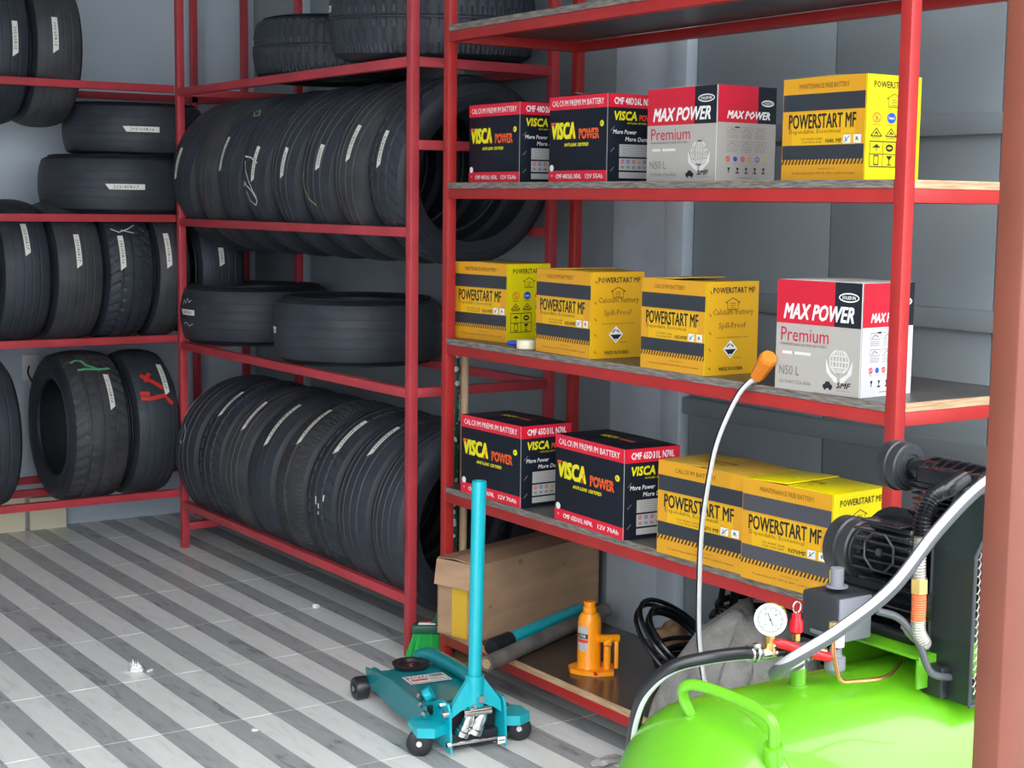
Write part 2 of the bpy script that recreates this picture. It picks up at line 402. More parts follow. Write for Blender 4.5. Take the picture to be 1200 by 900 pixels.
# brown steel post of the shop opening, right edge of the picture
m = M1('post_brown'); m.box((1.75, 1.363, -0.02), (1.81, 1.409, ZC), 0.004); pst = struct('trim_1', m.build('trim_1'))
m = M1('post_brown'); m.box((1.812, 1.375, -0.02), (1.90, 1.400, ZC), 0.003); m.build('door_jamb', pst)

# ------------------------------------------------------------------ racks
B = 0.030   # square tube
def bar(parent, lo, hi, mt='red_paint', name='beam', bev=0.002):
    m = M1(mt); m.box(lo, hi, bev); return m.build(name, parent, world=True)
def rack(name, label, cat, x0, x1, y0, y1, levels, ztop, side_levels, posts, mt='red_paint', frontlevels=None, extra=None):
    """posts: list of (x,y) lower corners"""
    t = thing(name, label, cat, ((x0 + x1) / 2, (y0 + y1) / 2, 0))
    for (x, y) in posts: bar(t, (x, y, 0), (x + B, y + B, ztop), mt, 'post')
    for z in levels:
        bar(t, (x0, y0 + B, z - B), (x0 + B, y1 - B, z), mt)
        bar(t, (x1 - B, y0 + B, z - B), (x1, y1 - B, z), mt)
    for z in side_levels:
        bar(t, (x0 + B, y0, z - B), (x1 - B, y0 + B, z), mt)
        bar(t, (x0 + B, y1 - B, z - B), (x1 - B, y1, z), mt)
    return t
# battery rack, nearest
BX0, BX1, BY0, BY1 = 2.500, 3.005, 2.250, 4.075
BL = [0.112, 0.562, 1.020, 1.490, 1.955]
t = rack('shelf_rack', 'red steel rack with plywood shelves holding the boxed batteries', 'shelf rack', BX0, BX1, BY0, BY1, BL, 2.45, BL,
         [(BX0, BY0), (BX1 - B, BY0), (BX0, BY1 - B), (BX1 - B, BY1 - B)], 'red_paint_bright')
brack = t
for i, z in enumerate(BL):
    th = 0.018
    m = MB()
    y0, y1 = BY0 + 0.0, BY1 + 0.002
    m.use('plywood_film' if i == 0 else 'plywood_top')
    def Bx(lo, hi, mt): m.use(mt); m.box(lo, hi)
    lipx = 0.012
    # board with notches for the posts; edges show their plies
    Bx((BX0 + 0.033, y0 + 0.012, z + 0.0005), (BX1 - 0.033, y1 - 0.004, z + th), 'plywood_film' if i == 0 else 'plywood_top')
    Bx((BX0 + 0.004, BY0 + B + 0.001, z + 0.0005), (BX0 + 0.033, BY1 - B - 0.001, z + th), 'plywood_film' if i == 0 else 'plywood_top')
    Bx((BX0 - 0.001, BY0 + B + 0.001, z + 0.0005), (BX0 + 0.004, BY1 - B - 0.001, z + th + 0.0003), 'plywood_raw_edge' if i == 0 else 'plywood_grey_edge')
    Bx((BX0 + B + 0.001, y0 + 0.001, z + 0.0005), (BX1 - 0.033, y0 + 0.012, z + th + 0.0003), 'plywood_raw_edge')
    m.build('shelf_board', t, world=True, smooth=False)
# tyre rack on the right wall
TX0, TX1, TY0, TY1 = 2.470, 3.030, 4.215, 6.105
TL = [0.200, 0.865, 1.370, 1.893]
t = rack('tyre_rack', 'red steel tyre rack in the middle, beside the battery shelves', 'tyre rack', TX0, TX1, TY0, TY1, TL, 2.45, [0.107, 0.867, 1.64, 1.893],
         [(TX0, TY0), (TX1 - B, TY0), (TX0, TY1 - B), (TX1 - B, TY1 - B)])
# tyre rack along the back wall
LX0, LX1, LY0, LY1 = -0.30, 2.468, 6.10, 6.715
t2 = thing('tyre_rack', 'red steel tyre rack at the left along the back wall', 'tyre rack', ((LX0 + LX1) / 2, (LY0 + LY1) / 2, 0))
for z in (0.246, 0.893, 1.385, 1.905):
    bar(t2, (LX0 + B, LY0, z - B), (LX1 - 0.001, LY0 + B, z)); bar(t2, (LX0 + B, LY1 - B, z - B), (LX1 + 0.55, LY1, z))
    bar(t2, (LX0, LY0 + B, z - B), (LX0 + B, LY1 - B, z))
for (x, y) in ((LX0, LY0), (LX0, LY1 - B), (2.785, LY1 - B), (3.03, LY1 - B), (1.0, LY1 - B)):
    bar(t2, (x, y, 0), (x + B, y + B, 2.45), name='post')
for y, z in ((6.270, .878), (6.490, .878), (6.207, .225), (6.503, .225)): bar(t2, (LX0 + B, y, z - B), (2.44, y + B, z))

# ------------------------------------------------------------------ tyres
def tyre_meshes(Rr, W, r, pat, seed=0, NS=240, mt='rubber'):
    rd = random.Random(seed)
    hw = W / 2; tw = hw * 0.84
    K = 33
    def crown(s):  # radius of tread surface at s in -1..1
        return Rr - 0.017 * abs(s) ** 2.3
    grooves = {'rib': [(-0.62, .05), (-0.22, .05), (0.22, .05), (0.62, .05)], 'block': [(-0.5, .045), (0.0, .04), (0.5, .045)],
               'vee': [(0.0, .03)], 'worn': [(-0.55, .03), (-0.18, .03), (0.18, .03), (0.55, .03)]}[pat]
    depth = {'rib': .0028, 'block': .0065, 'vee': .0055, 'worn': .0013}[pat]
    # sample positions across, with extra at grooves
    S = set([-1, -0.93, 0.93, 1, -0.8, 0.8, -0.42, 0.42, -0.1, 0.1, -0.3, 0.3, -0.7, 0.7])
    for c, w in grooves: S |= {c - w - .02, c - w, c + w, c + w + .02}
    S = sorted(S)
    pitch = {'rib': 5, 'block': 6, 'vee': 4, 'worn': 5}[pat]
    m = M1(mt); b = 0
    n = NS
    for s in S:
        base = crown(s); ing = any(abs(s - c) <= w + 1e-6 for c, w in grooves)
        for i in range(n):
            rr = base
            if pat == 'rib': ph = i + (2 if s > 0 else 0); cut = (ph % pitch == 0) and (abs(s) > 0.75)
            elif pat == 'block': ph = i + int(abs(s) * 9); cut = (ph % pitch == 0) and abs(s) > 0.12
            elif pat == 'vee': ph = i + int(26 * abs(s) ** 0.6); cut = (ph % pitch == 0) and abs(s) > .08
            else: cut = (i % pitch == 0) and abs(s) > 0.85
            if ing: rr -= depth
            elif cut: rr -= depth * (1.0 if pat in ('block', 'vee') else 0.6)
            a = 2 * PI * i / n
            m.v.append((-rr * math.cos(a), s * tw, rr * math.sin(a)))
    for k in range(len(S) - 1):
        for i in range(n):
            j = (i + 1) % n; m.face([k * n + i, k * n + j, (k + 1) * n + j, (k + 1) * n + i])
    tread = m.mesh('tread', 28)
    sides = []
    H = Rr - r
    for sg in (-1, 1):
        m = M1('rubber_side'); n2 = 96
        prof = [(tw, crown(1)), (tw + (hw - tw) * .40, Rr - .028), (tw + (hw - tw) * .70, Rr - .044), (hw * .985, Rr - H * .38), (hw, r + H * .55), (hw * .995, r + H * .5), (hw * .995 + .0025, r + H * .49), (hw * .99 + .0025, r + H * .40), (hw * .985, r + H * .39),
                (hw * .95, r + H * .24), (hw * .90, r + H * .12), (hw * .90 - .001, r + .012), (hw * .86, r + .001), (hw * .78, r - .001), (hw * .76, r + .006),
                (hw * .84, r + H * .25), (hw * .92, r + H * .5), (hw * .84, Rr - .03), (hw * .5, Rr - .017), (0, Rr - .015)]
        for y, q in prof:
            for i in range(n2):
                a = 2 * PI * i / n2; m.v.append((-q * math.cos(a), sg * y, q * math.sin(a)))
        for k in range(len(prof) - 1):
            for i in range(n2):
                j = (i + 1) % n2; m.face([k * n2 + i, k * n2 + j, (k + 1) * n2 + j, (k + 1) * n2 + i])
        sides.append(m.mesh('sidewall', 30))
    return tread, sides
_ty = {}
SIZES = ['205/45R17', '215/45R17', '195/55R16', '205/55R16', '225/50R17', '185/60R15', '215/60R16', '205/65R15', '195/65R15', '235/45R18', '225/45R17', '205/60R16']
tyre_n = [0]
def tyre(label, c, W=0.235, R=0.31, r=0.205, pat='rib', axis='Y', tilt=(0, 0, 0), sticker=None, group=None, off=0.0, mt='rubber', slen=None):
    """c = centre; axis Y (tread faces -X), X (tread faces -Y) or Z (lying)"""
    k = (round(R, 3), round(W, 3), round(r, 3), pat, mt)
    if k not in _ty: _ty[k] = tyre_meshes(R, W, r, pat, len(_ty), mt=mt)
    tr, sd = _ty[k]
    rest = W / 2 if axis == 'Z' else R
    base = Vector((c[0], c[1], c[2] - rest))
    t = thing('car_tyre', label, 'tyre', base, tuple(R_(a) for a in tilt), group)
    rot = {'Y': (0, 0, 0), 'X': (0, 0, PI / 2), 'Z': (PI / 2, 0, 0)}[axis]
    link('tread', tr, t, (0, 0, rest), rot)
    for s_ in sd: link('sidewall', s_, t, (0, 0, rest), rot)
    if sticker:
        a0, a1 = sticker; tyre_n[0] += 1; size = SIZES[tyre_n[0] % len(SIZES)]
        q = MB(); f = curved(R, off, 0.0006); F = Face2D(q, f)
        n = 10; w = 0.011
        # paper strip with notched ends
        q.use('sticker_paper'); P = []; Fs = []
        for i in range(n + 1):
            a = a0 + (a1 - a0) * i / n; d = 0.9 if i in (0, n) else 0
            P += [f(a + (2.0 if i == 0 else 0), -w, 1), f(a + (0 if i else -1.0), w, 1)]
            if i: Fs.append([2 * i - 2, 2 * i - 1, 2 * i + 1, 2 * i])
        q.add(P, Fs)
        so = q.build('size_sticker', t, smooth=False); so.location = (0, 0, rest); so.rotation_euler = rot
        q2 = MB().use('ink_black'); vs, fs = glyphs(size, 0.0, 0.15, 1)
        L = (a1 - a0)
        q2.add([f(a0 + L * 0.16 + u * L * 0.68, (v - 0.5) * w * 1.05, 2) if axis != 'X' else f(a1 - L * 0.16 - u * L * 0.68, (0.5 - v) * w * 1.05, 2) for u, v in vs], fs)
        ho = q2.build('handwriting', so, smooth=False)
    return t
def curved(R, off, base):
    def f(a, s, L):
        q = R + base + 0.0005 * L - 0.017 * abs((off + s) / (0.0987)) ** 2.3
        return (-q * math.cos(R_(a)), off + s, q * math.sin(R_(a)))
    return f
def mark(t, rest, rot, R, strokes, col, w=0.006, name='chalk_mark', off0=0):
    q = MB(); f = curved(R, 0, 0.0008); q.use(col)
    for st in strokes:
        P = []; Fs = []
        for i, (a, s) in enumerate(st):
            a2, s2 = st[min(i + 1, len(st) - 1)]; a1, s1 = st[max(i - 1, 0)]
            dx, dy = (a2 - a1) * PI / 180 * R, s2 - s1; l = math.hypot(dx, dy) or 1
            na, ns = -dy / l * w / 2 / R * 180 / PI, dx / l * w / 2
            P += [f(a + na, s + ns, 2), f(a - na, s - ns, 2)]
            if i: Fs.append([2 * i - 2, 2 * i - 1, 2 * i + 1, 2 * i])
        q.add(P, Fs)
    o = q.build(name, t, smooth=False); o.location = (0, 0, rest); o.rotation_euler = rot; return o
rotX = (0, 0, PI / 2)
# bottom row of the middle rack
row = [(5.985, .225, 'rib', (30, 56), .075, 'outermost by the corner post'), (5.755, .23, 'block', (37, 62), .0, 'second from the corner post'), (5.515, .24, 'rib', (32, 58), -.02, 'third from the corner post'),
       (5.275, .235, 'worn', (27, 64), -.02, 'fourth from corner, longest strip'), (5.035, .235, 'vee', (34, 66), .0, 'fifth from the corner post'),
       (4.795, .23, 'block', (35, 64), -.04, 'with white paint specks'), (4.56, .235, 'rib', (40, 66), -.02, 'nearest the battery rack')]
for i, (y, w, pat, st, off, pos) in enumerate(row):
    t = tyre('used tyre in the middle rack, bottom row, ' + pos, (2.748 + 0.003 * (i % 3), y, 0.402), w, .32, .21, pat, 'Y', (0, 0, [0, 1.5, -1, 0, 1, -1, 1][i]), st, 'bottom row of tyres in the middle rack', off, 'rubber_dusty' if i in (2, 4) else 'rubber')
    if i == 5: mark(t, .32, (0, 0, 0), .32, [[(8, -.06), (4, -.058)], [(2, -.03), (-1, -.032)], [(6, -.01), (1, -.014)], [(-3, -.03), (-5, -.028)]], 'chalk_white', .007, 'paint_speck')
    if i == 0: mark(t, .32, (0, 0, 0), .32, [[(24, .02), (20, -.01), (14, -.02), (10, .0), (12, .02)]], 'chalk_white', .003)
t = tyre('dark tyre ending the middle rack bottom row, its hollow facing the battery rack', (2.75, 4.335, 0.402), .2, .32, .22, 'rib', 'Y', (0, 0, 0), None, 'bottom row of tyres in the middle rack')
# upper row of the middle rack
row3 = [(6.035, .24, 'worn', (-4, 20), .01, 'partly behind the corner post'), (5.79, .22, 'worn', None, 0, 'without a paper strip'), (5.575, .22, 'worn', (0, 25), .04, 'third from the back'),
        (5.335, .235, 'worn', (-5, 19), -.03, 'scribbled with white chalk'), (5.085, .235, 'rib', (-3, 17), -.03, 'fifth from the back'), (4.84, .235, 'rib', (2, 18), -.04, 'with yellow chalk curl'),
        (4.60, .23, 'rib', (6, 29), -.02, 'with the longest strip'), (4.36, .225, 'block', (1, 23), -.0, 'its hollow facing battery rack')]
for i, (y, w, pat, st, off, pos) in enumerate(row3):
    t = tyre('used tyre in the middle rack, upper row, ' + pos, (2.75, y + .055, 1.555), w - .005, .31, .205 if i < 7 else .215, pat, 'Y', ([13, 12, 12, 11, 11, 10, 10, 9][i], 0, [0, -1, 1, 0, -1, 1, 0, 0][i]), st, 'upper row of tyres in the middle rack', off, 'rubber_dusty' if i in (1, 6) else 'rubber')
    if i == 3:
        mark(t, .31, (0, 0, 0), .31, [[(9, .06), (10, .0), (8, -.05)], [(6, .05), (0, .03), (-6, .0), (-12, -.03), (-16, -.05)], [(-8, .05), (-10, .02), (-12, -.02), (-18, -.05), (-22, -.03), (-20, .01), (-14, .03)], [(-12, .06), (-8, .03)]], 'chalk_white', .005)
    if i == 5: mark(t, .31, (0, 0, 0), .31, [[(-2, .06), (-8, .07), (-14, .055), (-19, .03), (-22, -.02)]], 'chalk_yellow', .005)
    if i == 2: mark(t, .31, (0, 0, 0), .31, [[(52, -.02), (48, -.045), (46, -.02), (49, .0), (52, -.02)]], 'chalk_yellow', .005)
# lying tyres of the middle rack
t = tyre('tyre lying flat in the middle rack by the corner post', (2.77, 6.00, .865 + .118), .236, .31, .205, 'worn', 'Z', (0, 0, 0), (-6, 14), 'tyres lying flat in the middle rack', .01)
t.location.z = .866
mark(t, .118, (PI / 2, 0, 0), .31, [[(-4, .04), (-2, .06), (1, .045), (3, .065), (6, .05), (9, .06)], [(-2, -.04), (2, -.03), (6, -.045), (12, -.035)]], 'chalk_white', .003)
tyre('tyre lying flat in the middle rack nearer the battery rack', (2.765, 5.10, .866 + .118), .236, .312, .205, 'worn', 'Z', (0, 0, 0), (-14, -8), 'tyres lying flat in the middle rack', .0)
tyre('smaller finely grooved tyre lying on top of the middle rack', (2.80, 5.36, 1.894 + .112), .224, .30, .2, 'vee', 'Z', (0, 0, 0), (-20, -14), 'tyres lying flat on top of the middle rack', .02)
tyre('large finely grooved tyre lying tilted on top of the middle rack', (2.765, 4.58, 1.894 + .155), .27, .345, .21, 'vee', 'Z', (3.0, -2, 0), (-22, -14), 'tyres lying flat on top of the middle rack', .03)
# back-wall rack, top level
g = 'tyres in the rack along the back wall'
tyre('upright tyre on top of left rack, next to the picture edge', (1.80, 6.408, 2.04), .20, .31, .205, 'worn', 'X', (0, 0, 0), (-10, 14), g, -.03)
tyre('rightmost upright tyre on top of the left rack', (2.005, 6.408, 2.04), .20, .31, .205, 'worn', 'X', (0, 0, 0), (-6, 19), g, .02, 'rubber_dusty')
tyre('upright tyre on top of left rack, outside the picture edge', (1.585, 6.408, 2.04), .21, .31, .205, 'worn', 'X', (0, 0, 0), (-6, 19), g, .0)
# lying pair
tyre('lower tyre of the lying pair in the left rack', (2.31, 6.37, 1.386 + .118), .236, .31, .205, 'worn', 'Z', (0, 0, 0), (64, 92), g, -.01)
tyre('upper tyre of the lying pair in the left rack', (2.40, 6.39, 1.386 + .236 + .108), .215, .29, .205, 'worn', 'Z', (1, 0, 0), (62, 90), g, .0)
# second level uprights
for x, w, pat, st, off, mt, lab in ((1.865, .205, 'worn', (15, 42), -.0, 'rubber', 'next to edge tyre'), (2.075, .21, 'worn', (5, 32), .01, 'rubber_dusty', 'just before block tread tyre'), (2.285, .21, 'block', (3, 31), .04, 'rubber', 'with block tread'),
                               (2.47, .19 - .04, 'worn', (4, 33), .03, 'rubber_dusty', 'right by the corner post'), (2.68, .21, 'worn', (5, 20), .01, 'rubber', 'deepest in the corner'), (1.655, .205, 'worn', (5, 30), .0, 'rubber', 'cut off by the picture edge')):
    t = tyre('tyre in the left rack, row above the painted tyres, ' + lab, (x, 6.395, 1.150), w, .29, .19, pat, 'X', (0, 0, 0), st, g, off, mt)
    if pat == 'block': mark(t, .29, rotX, .29, [[(38, .07), (34, .04), (37, .0), (41, -.03)], [(36, .03), (33, -.02)]], 'chalk_white', .004)
# bottom level
tyre('tyre in bottom of left rack cut off by the picture edge', (1.715, 6.37, .505), .215, .31, .205, 'worn', 'X', (0, 0, 0), None, g)
t = tyre('tyre with green paint scrawl and open hollow, bottom of left rack', (2.135, 6.37, .505), .255, .315, .20, 'block', 'X', (0, 0, 0), (19, 48), g, -.045, 'rubber_dusty')
mark(t, .315, rotX, .315, [[(64, .075), (66, .05), (64, .03), (58, .02), (56, -.0), (52, -.03)], [(54, .06), (54, .03), (53, -.03), (55, -.075)]], 'paint_green_mark', .012, 'green_paint_mark')
t = tyre('tyre smeared with red paint, bottom of left rack by corner post', (2.375, 6.37, .505), .20, .31, .205, 'rib', 'X', (0, 0, 0), (28, 57), g, -.045)
mark(t, .31, rotX, .31, [[(46, .05), (42, .03), (38, .0), (33, -.03)], [(47, .01), (43, .03), (39, .035)], [(26, .07), (25, .03), (27, -.03), (22, -.05), (20, -.06)], [(30, .07), (29, .03)]], 'paint_red_mark', .018, 'red_paint_mark')
# pale litter behind the left rack
m = M1('tape_cream'); m.box((1.90, 6.755, 0.0), (2.02, 6.79, 0.16)); m.box((2.04, 6.75, 0), (2.2, 6.785, 0.14)); tag(m.build('cardboard_offcut'), 'pale cardboard offcuts standing on the floor behind the left rack', 'cardboard')
m = M1('white_plastic'); m.box((2.035, 6.785, .655), (2.105, 6.80, .770), .003); so = m.build('wall_socket'); tag(so, 'white socket box on the back wall behind the left rack tyres', 'socket')
m = M1('black_matte'); m.tube(spline([(2.06, 6.78, .72), (2.05, 6.765, .69), (2.07, 6.765, .655), (2.09, 6.77, .69)], 6), .004, 6); m.build('plug_lead', so)

# ------------------------------------------------------------------ battery cartons
def carton(name, label, Bp, rz, W, D, H, style, top, group, flap=(3, 4), **kw):
    t = thing(name, label, 'battery box', Bp, (0, 0, R_(rz)), group)
    base = {'visca': 'v_navy', 'ps': 'p_side2', 'max': 'carton_white'}[style]
    m = M1(base); e = 0.0009
    m.box((0, 0, 0.0003), (D, W, H - 0.003), 0.0012); m.build('carton', t)
    # top flaps, slightly sprung
    for k, (y0, a) in enumerate(((0.0, flap[0]), (1.0, flap[1]))):
        m = M1(top); L = W / 2 - 0.001
        m.box((0.0006, 0, -0.0028), (D - 0.0006, L, 0.0), 0.0006)
        o = m.build('flap', t); o.location = (0, 0 if k == 0 else W, H); o.rotation_euler = (R_(a) if k == 0 else -R_(a), 0, 0)
        if k: o.scale = (1, -1, 1)
    if kw.get('sprung'):
        m = M1('carton_brown'); m.box((0.002, 0, -0.002), (D * .8, 0.05, 0.0)); o = m.build('flap', t); o.location = (0.01, W * 0.45, H + 0.004); o.rotation_euler = (R_(9), R_(4), 0)
    # prints
    mb = MB(); F = Face2D(mb, lambda u, v, L: (-0.00025 * (L + 1), (1 - u) * W, v * H))
    mb2 = MB(); S = Face2D(mb2, lambda u, v, L: (u * D, -0.00025 * (L + 1), v * H))
    {'visca': visca, 'ps': powerstart, 'max': maxpower}[style](F, S, W, D, H, kw)
    mb.build('front_print', t, smooth=False); mb2.build('side_print', t, smooth=False)
    if style == 'visca':
        mb3 = MB(); T = Face2D(mb3, lambda u, v, L: (0.006 + v * (D - 0.012), (1 - u) * W, H + 0.0012 + 0.0003 * L + 0.5 * W * math.sin(R_(flap[0])) * (1 - abs(2 * u - 1))))
        T.text('VISCA', .30, .42, .22, .16, 'v_yellow', bold=.02, shear=.2); T.text('POWER', .56, .42, .20, .12, 'v_orange', bold=.02)
        mb3.build('top_print', t, smooth=False)
    if style == 'ps':
        mb3 = MB(); T = Face2D(mb3, lambda u, v, L: (0.006 + v * (D - 0.012), (1 - u) * W, H + 0.0012 + 0.0003 * L + 0.5 * W * math.sin(R_(flap[0])) * (1 - abs(2 * u - 1))))
        T.text('POWERSTART MF', .30, .36, .36, .12, 'p_brown_ink', bold=.01); T.text('MAINTENANCE FREE', .32, .22, .30, .07, 'p_brown_ink')
        mb3.build('top_print', t, smooth=False)
    return t
def visca(F, S, W, D, H, kw):
    a, b = kw['codes']
    F.rect(0, .845, 1, 1, 'v_red'); F.rect(0, 0, 1, .135, 'v_red')
    F.text('CALCIUM PREMIUM BATTERY', .05, .885, .88, .07, 'ink_white', bold=.008, res=1)
    F.text('VISCA', .045, .50, .42, .20, 'v_yellow', bold=.035, shear=.06)
    F.poly([(.04, .70), (.115, .70), (.07, .655), (.045, .66)], 'v_orange', 5)
    F.line([(.40, .50), (.435, .62)], .012, 'v_orange', 5)
    F.text('POWER', .52, .495, .34, .125, 'v_orange', bold=.03); F.line([(.50, .56), (.88, .56)], .008, 'v_navy', 5)
    F.disc(.90, .665, .032, 'v_yellow', ry=.036); F.text('R', .888, .65, .024, .03, 'v_navy', 5, res=1)
    F.text('ANTI-LEAK CERTIFIED', .27, .415, .42, .04, 'v_yellow', bold=.02, shear=.2, res=1)
    F.text(a, .13, .04, .44, .055, 'ink_white', bold=.02, res=1); F.text(b, .64, .04, .29, .055, 'ink_white', bold=.02, res=1)
    F.disc(.055, .165, .035, 'ink_white', ry=.04); F.text('*', .045, .06, .03, .03, 'ink_white', res=1)
    F.line([(.993, 0), (.993, 1)], .008, 'panel_grey', 4)
    S.rect(0, .845, 1, 1, 'v_red'); S.text(a, .10, .88, .80, .08, 'ink_white', bold=.025, res=1)
    S.text('VISCA', .11, .70, .44, .105, 'v_yellow', bold=.035, shear=.15); S.text('POWER', .60, .70, .34, .07, 'v_orange', bold=.03)
    S.text('ANTI-LEAK CERTIFIED', .36, .66, .38, .02, 'v_yellow', res=1)
    S.text('More Power', .09, .545, .46, .05, 'ink_white', bold=.02, shear=.15); S.text('More Durable', .33, .465, .56, .05, 'ink_white', bold=.02, shear=.15)
    S.rect(.22, .29, .92, .43, 'panel_grey'); S.rect(.22, .135, .92, .27, 'panel_grey'); S.rect(.22, .045, .92, .115, 'panel_grey')
    for k in range(5): S.rect(.28, .405 - .026 * k, .86 - .05 * (k % 2), .411 - .026 * k, 'ink_faint', 2)
    for k in range(6):
        c = ['ink_red', 'ink_blue', 'ink_red', 'ink_orange', 'ink_blue', 'ink_grey'][k]
        if k in (3, 5): S.poly([(.25 + .11 * k, .215), (.32 + .11 * k, .215), (.285 + .11 * k, .258)], c, 2)
        else: S.ringp(.285 + .11 * k, .235, .034, .012, c, 2, 14, ry=.022)
        S.rect(.255 + .11 * k, .155, .315 + .11 * k, .185, 'ink_faint', 2)
    for z in (.60, .36, .14): S.line([(.05, z - .02), (.12, z + .03)], .012, 'ink_grey', 2)
def powerstart(F, S, W, D, H, kw):
    band = kw.get('band', 'p_band'); first = kw.get('line', 'CALCIUM BATTERY'); big = kw.get('big', 'POWERSTART MF')
    F.rect(0, 0, 1, 1, 'p_orange', 0); F.rect(.12, .33, .88, .66, 'p_mid', 0.5)
    F.rect(.005, .68, .995, .845, band); F.rect(.005, .205, .995, .345, band)
    F.text(first, .20, .895, .60 if len(first) > 16 else .48, .048, 'p_brown_ink', res=1)
    F.text(big, .08, .505, .81, .145, 'p_hatch', bold=.014)
    F.text('Dependable, Economical', .09, .445, .62, .055, 'p_brown_ink', res=1)
    F.text('12V 40AH 20HR', .24, .395, .26, .022, 'p_brown_ink', res=1); F.text('CCA 330A 5HR', .24, .362, .25, .022, 'p_brown_ink', res=1)
    F.text(kw.get('model', 'N50MF'), .54, .362, .19, .042, 'p_hatch', bold=.01, res=1)
    F.frame(.74, .445, .93, .50, .006, 'ink_orange')
    F.rect(.745, .355, .83, .435, 'ink_white'); F.rect(.865, .355, .95, .435, 'ink_white')
    F.text('L', .77, .375, .03, .04, 'p_hatch', res=1); F.text('R', .892, .375, .035, .04, 'p_hatch', bold=.01, res=1)
    F.line([(.76, .365), (.82, .425)], .008, 'ink_blue', 4)
    n = 24
    for k in range(n):
        u = k / n; F.poly([(u, .155), (u + .018, .155), (u + .018 + .022, .205), (u + .022, .205)] if u + .04 < 1 else [(u, .155), (u + .018, .155), (.999, .205), (u + .022, .205)], 'p_hatch', 2)
    F.text('www.battery.com', .46, .105, .2, .02, 'p_brown_ink', res=1)
    F.text('Produced by an ISO 9001 & 14001 certified company', .14, .055, .76, .028, 'p_brown_ink', res=1)
    F.line([(.994, 0), (.994, 1)], .008, 'p_side', 4)
    if band == 'p_band_grey':
        for j in range(6):
            for k in range(34):
                F.poly([(.01 + k * .029, .70 + j * .024), (.022 + k * .029, .705 + j * .024), (.012 + k * .029, .712 + j * .024)], 'p_band', 2)
    sd = kw.get('side', 'A')
    S.rect(0, 0, 1, 1, 'p_side' if sd == 'A' else 'p_side2', 0)
    S.text('POWERSTART MF', .12, .875, .80, .065, 'p_hatch', bold=.015, res=1)
    S.line([(.40, .70), (.40, .775), (.36, .775), (.50, .825), (.64, .775), (.60, .775), (.60, .70), (.40, .70)], .010, 'p_brown_ink')
    for k in range(3): S.rect(.45, .715 + .025 * k, .55, .722 + .025 * k, 'p_brown_ink')
    if sd == 'A':
        for k, c in enumerate(('ink_orange', 'ink_blue', 'ink_red')):
            u = .19 + .27 * k
            S.ringp(u, .595, .085, .022, c, 2, 20, ry=.052)
            if k == 1: S.disc(u, .595, .055, 'ink_blue', 2, ry=.034); S.rect(u - .035, .585, u + .035, .60, 'ink_white', 3)
            if k == 0: S.line([(u - .05, .62), (u + .05, .57)], .014, c, 3); S.line([(u, .57), (u, .61)], .012, 'p_hatch', 3)
            if k == 2: S.line([(u - .04, .58), (u - .02, .61), (u + .04, .58)], .02, c, 3)
            S.rect(u - .07, .525, u + .07, .531, 'p_brown_ink')
        for k in range(2):
            u = .19 + .27 * k; S.line([(u - .10, .42), (u + .10, .42), (u, .495), (u - .10, .42)], .012, 'p_hatch', 2); S.line([(u - .03, .435), (u, .46), (u + .03, .435)], .016, 'p_hatch', 3)
            S.rect(u - .08, .398, u + .08, .404, 'p_brown_ink')
        S.disc(.74, .45, .085, 'ink_blue', 2, ry=.052); S.line([(.72, .425), (.75, .45), (.73, .475)], .02, 'ink_white', 3)
        S.frame(.08, .13, .56, .37, .010, 'p_hatch'); S.line([(.32, .13), (.32, .37)], .008, 'p_hatch'); S.line([(.08, .25), (.56, .25)], .008, 'p_hatch')
        S.poly([(.12, .31), (.28, .31), (.20, .345)], 'p_hatch', 3); S.line([(.20, .275), (.20, .31)], .012, 'p_hatch', 3)
        S.ringp(.44, .31, .07, .025, 'p_hatch', 3, 12, ry=.036)
        S.poly([(.38, .235), (.50, .235), (.44, .19)], 'p_hatch', 3); S.line([(.44, .15), (.44, .20)], .014, 'p_hatch', 3); S.line([(.40, .15), (.48, .15)], .01, 'p_hatch', 3)
        S.frame(.16, .15, .24, .235, .012, 'p_hatch', 3)
        S.line([(.66, .215), (.70, .20), (.78, .25), (.86, .23)], .022, 'p_hatch', 3); S.rect(.66, .30, .84, .31, 'ink_red'); S.rect(.66, .33, .84, .34, 'ink_red'); S.rect(.64, .13, .86, .137, 'p_brown_ink'); S.rect(.64, .155, .86, .161, 'p_brown_ink')
    else:
        S.text('Calcium battery', .12, .625, .78, .085, 'p_brown_ink', res=1); S.text('Spill-Proof', .24, .48, .52, .085, 'p_brown_ink', res=1)
        S.text('www.battery.com', .20, .39, .62, .024, 'p_brown_ink', res=1)
        S.poly([(.47, .375), (.61, .275), (.47, .175), (.33, .275)], 'ink_white', 2); S.poly([(.36, .275), (.58, .275), (.47, .195)], 'p_hatch', 3)
        S.line([(.40, .30), (.46, .335)], .02, 'ink_grey', 3); S.line([(.53, .30), (.48, .33)], .02, 'ink_grey', 3); S.rect(.45, .21, .49, .225, 'ink_white', 4)
        S.rect(.54, .178, .68, .184, 'p_brown_ink'); S.text('MADE IN KOREA', .26, .045, .46, .042, 'p_hatch', bold=.015, res=1)
        for z in (.88, .64, .45, .27, .07): S.line([(.06, z + .02), (.10, z - .01)], .012, 'p_brown_ink')
